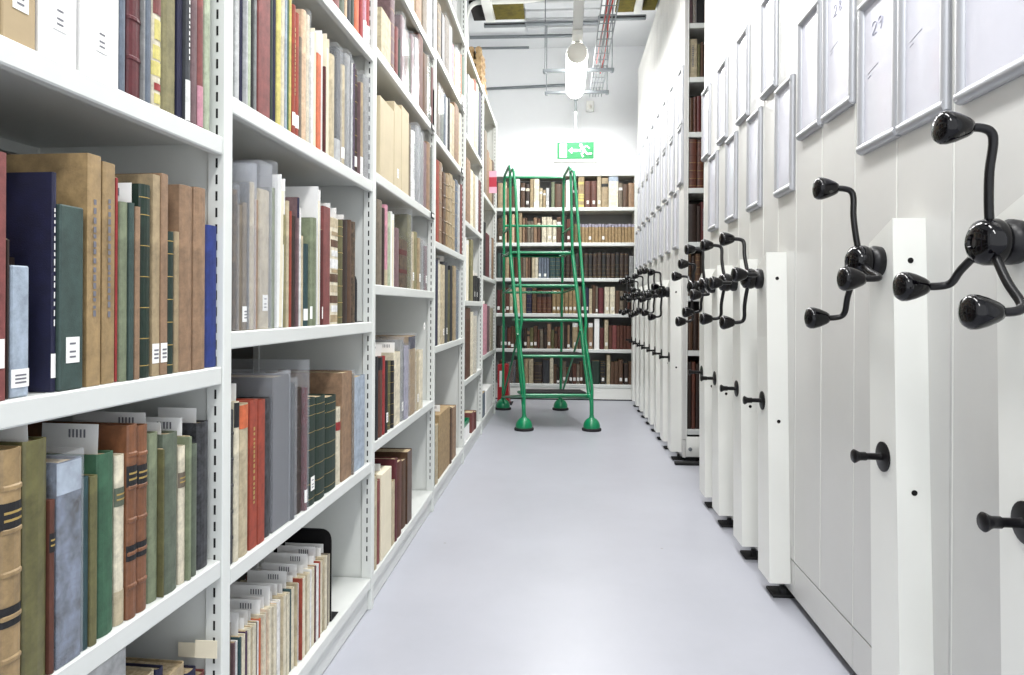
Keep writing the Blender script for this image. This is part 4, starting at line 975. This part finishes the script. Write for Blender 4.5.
def trapeze(x0, x1, py, Y, label):
    a = onY(x0, py, Y); c = onY(x1, py, Y); root = empty('trapeze_hanger', (a.x, Y, a.z)); tag(root, label, 'hanger', 'trapeze hangers under the ceiling')
    w_ = c.x-a.x; b = MB(); b.cbox((-.02,-.018,-.016),(w_+.02,.018,.012), M_zinc, .003); b.build('channel', root)
    for xx in (0, w_):
        b = MB(); b.tube([(xx,0,-.03),(xx,0,ZC-a.z)], .005, M_zinc, 8); b.lathe([(.016,-.028),(.016,-.016)], (xx,0,0), (0,0,1), M_zinc, 8); b.build('threaded_rod', root)
ty_a = (ZT-.014-1)*690/(307-93.0); ty_b = (ZT-.014-1)*690/(307-71.0)
trapeze(546.5, 607, 92.7, ty_a-.02, 'trapeze hanger of two rods and a channel nearest the exit sign')
trapeze(545, 612, 70.8, ty_b, 'trapeze hanger of two rods and a channel above the tubular light')
# pipes and channels across the ceiling
def pipe(pts, r, label, name='ceiling_pipe', m=M_zinc, cat='pipe'):
    c = Vector(pts[0]); b = MB(); b.tube(round_path([Vector(p)-c for p in pts], .12, 5), r, m, 12); o = b.build(name); o.location = c; tag(o, label, cat)
pipe([onY(484,89,7.75), onY(566,85,7.75)], .016, 'thin grey conduit running across the back wall level with the light')
pipe([onY(466,48.5,7.6), onY(529,47.5,7.6)], .014, 'short grey conduit on the back wall just above the rolled parchments level')
pipe([onY(470,37.5,7.4), onY(577,35.5,7.4)], .018, 'grey pipe crossing just below the ceiling, lower of two')
pipe([onY(526,24,7.0), onY(600,22.5,7.0)], .020, 'grey pipe crossing just below the ceiling, higher of two')
pipe([atD(467,75,7.0), atD(466,14,6.6), atD(473,2.5,6.6), atD(600,-1,6.6)], .022, 'white painted pipe bending at the top of the left shelving', m=M_cover)
def channel(px0, px1, py, Y, label, h=.05, w_=.05):
    a = onY(px0, py, Y); c = onY(px1, py, Y); b = MB(); b.cbox((0,-w_/2,0),(c.x-a.x,w_/2,h), M_zinc, .004); b.box((.01,-w_/2-.001,h*.35),(c.x-a.x-.01,-w_/2,h*.65), M_dark)
    o = b.build('strut_channel'); o.location = a; tag(o, label, 'channel')
channel(484, 526, 27.5, 6.75, 'grey strut channel under the ceiling below the left olive panel', .04, .04)
channel(598, 646, 20.5, 6.6, 'grey strut channel under the ceiling below the right olive panels', .04, .04)
M_olive = mat('olive_insulation', (108,98,30), .9, second=(84,75,26), vscale=14, bump=.4, bscale=90)
M_void = mat('dark_void_board', (30,25,22), .9, var=.2, vscale=9)
def cpanel(px0, px1, py0, py1, m, label, name='insulation_panel'):
    z = ZC-.03
    q = [onZ(px0,py1,z), onZ(px1,py1,z), onZ(px1+(-1 if px1>562 else 1)*0,py0,z), onZ(px0,py0,z)]
    xa, xb = q[0].x, q[1].x; y1_ = q[0].y; y0_ = q[3].y
    b = MB(); b.cbox((0,0,0),(xb-xa, y1_-y0_, .028), m, .004)
    fr = MB(); 
    o = b.build(name); o.location = (xa, y0_, z); tag(o, label, 'ceiling panel')
    return xa, xb, y0_, y1_, z
for (px0,px1,py0,py1,m,lb) in ((494.5,525,3,20,M_olive,'olive ceiling panel on the left, the larger one beside the dark panel'),(474,486,3,21,M_void,'narrow dark brown ceiling panel above the left shelving'),
    (615,633.5,-8,12.5,M_olive,'olive ceiling panel just right of the cable tray'),(642,655,-8,10.5,M_olive,'narrow olive ceiling panel at the far right by carriages')):
    # left/right borders recede along the aisle
    cpanel(px0,px1,py0,py1,m,lb)
b = MB(); a = onZ(637,14,ZC-.09); b.cbox((a.x-.03, a.y-2.2, ZC-.09),(a.x+.03, a.y, ZC-.03), M_cover, .006); tag(b.build('ceiling_beam'), 'white beam between the two right-hand olive panels', 'beam', 'white ceiling beams')
b = MB(); a = onZ(491,24,ZC-.09); b.cbox((a.x-.045, a.y-2.2, ZC-.09),(a.x+.045, a.y, ZC-.03), M_cover, .006); tag(b.build('ceiling_beam'), 'white beam between the dark panel and the left olive panel', 'beam', 'white ceiling beams')
# corrugated grey-white soffit above the light
b = MB(); a = onZ(527,27,ZC-.03); c = onZ(598,27,ZC-.03)
for k in range(9):
    yk = a.y-1.6+k*.2; b.cbox((a.x, yk, ZC-.045),(c.x, yk+.15, ZC-.001), mat('pale_steel_soffit',(196,199,202),.45,metal=.2,var=.06,vscale=3), .008)
tag(b.build('ribbed_soffit'), 'ribbed pale steel soffit on the ceiling above the tubular light', 'ceiling panel')
# small white sensor box beneath the tray end
a = onY(586,111,7.8); c = onY(594,101,7.8); root = empty('sensor_box',(a.x,7.78,a.z)); tag(root,'small white sensor box on back wall below cable tray end','sensor')
b = MB(); b.cbox((0,0,0),(c.x-a.x,.07,c.z-a.z), M_cover,.008); b.build('casing', root)
b = MB(); b.lathe([(.022,0),(.02,.012),(.001,.02)], ((c.x-a.x)/2,0,(c.z-a.z)*.4),(0,-1,0), M_cap,16); b.build('lens', root)
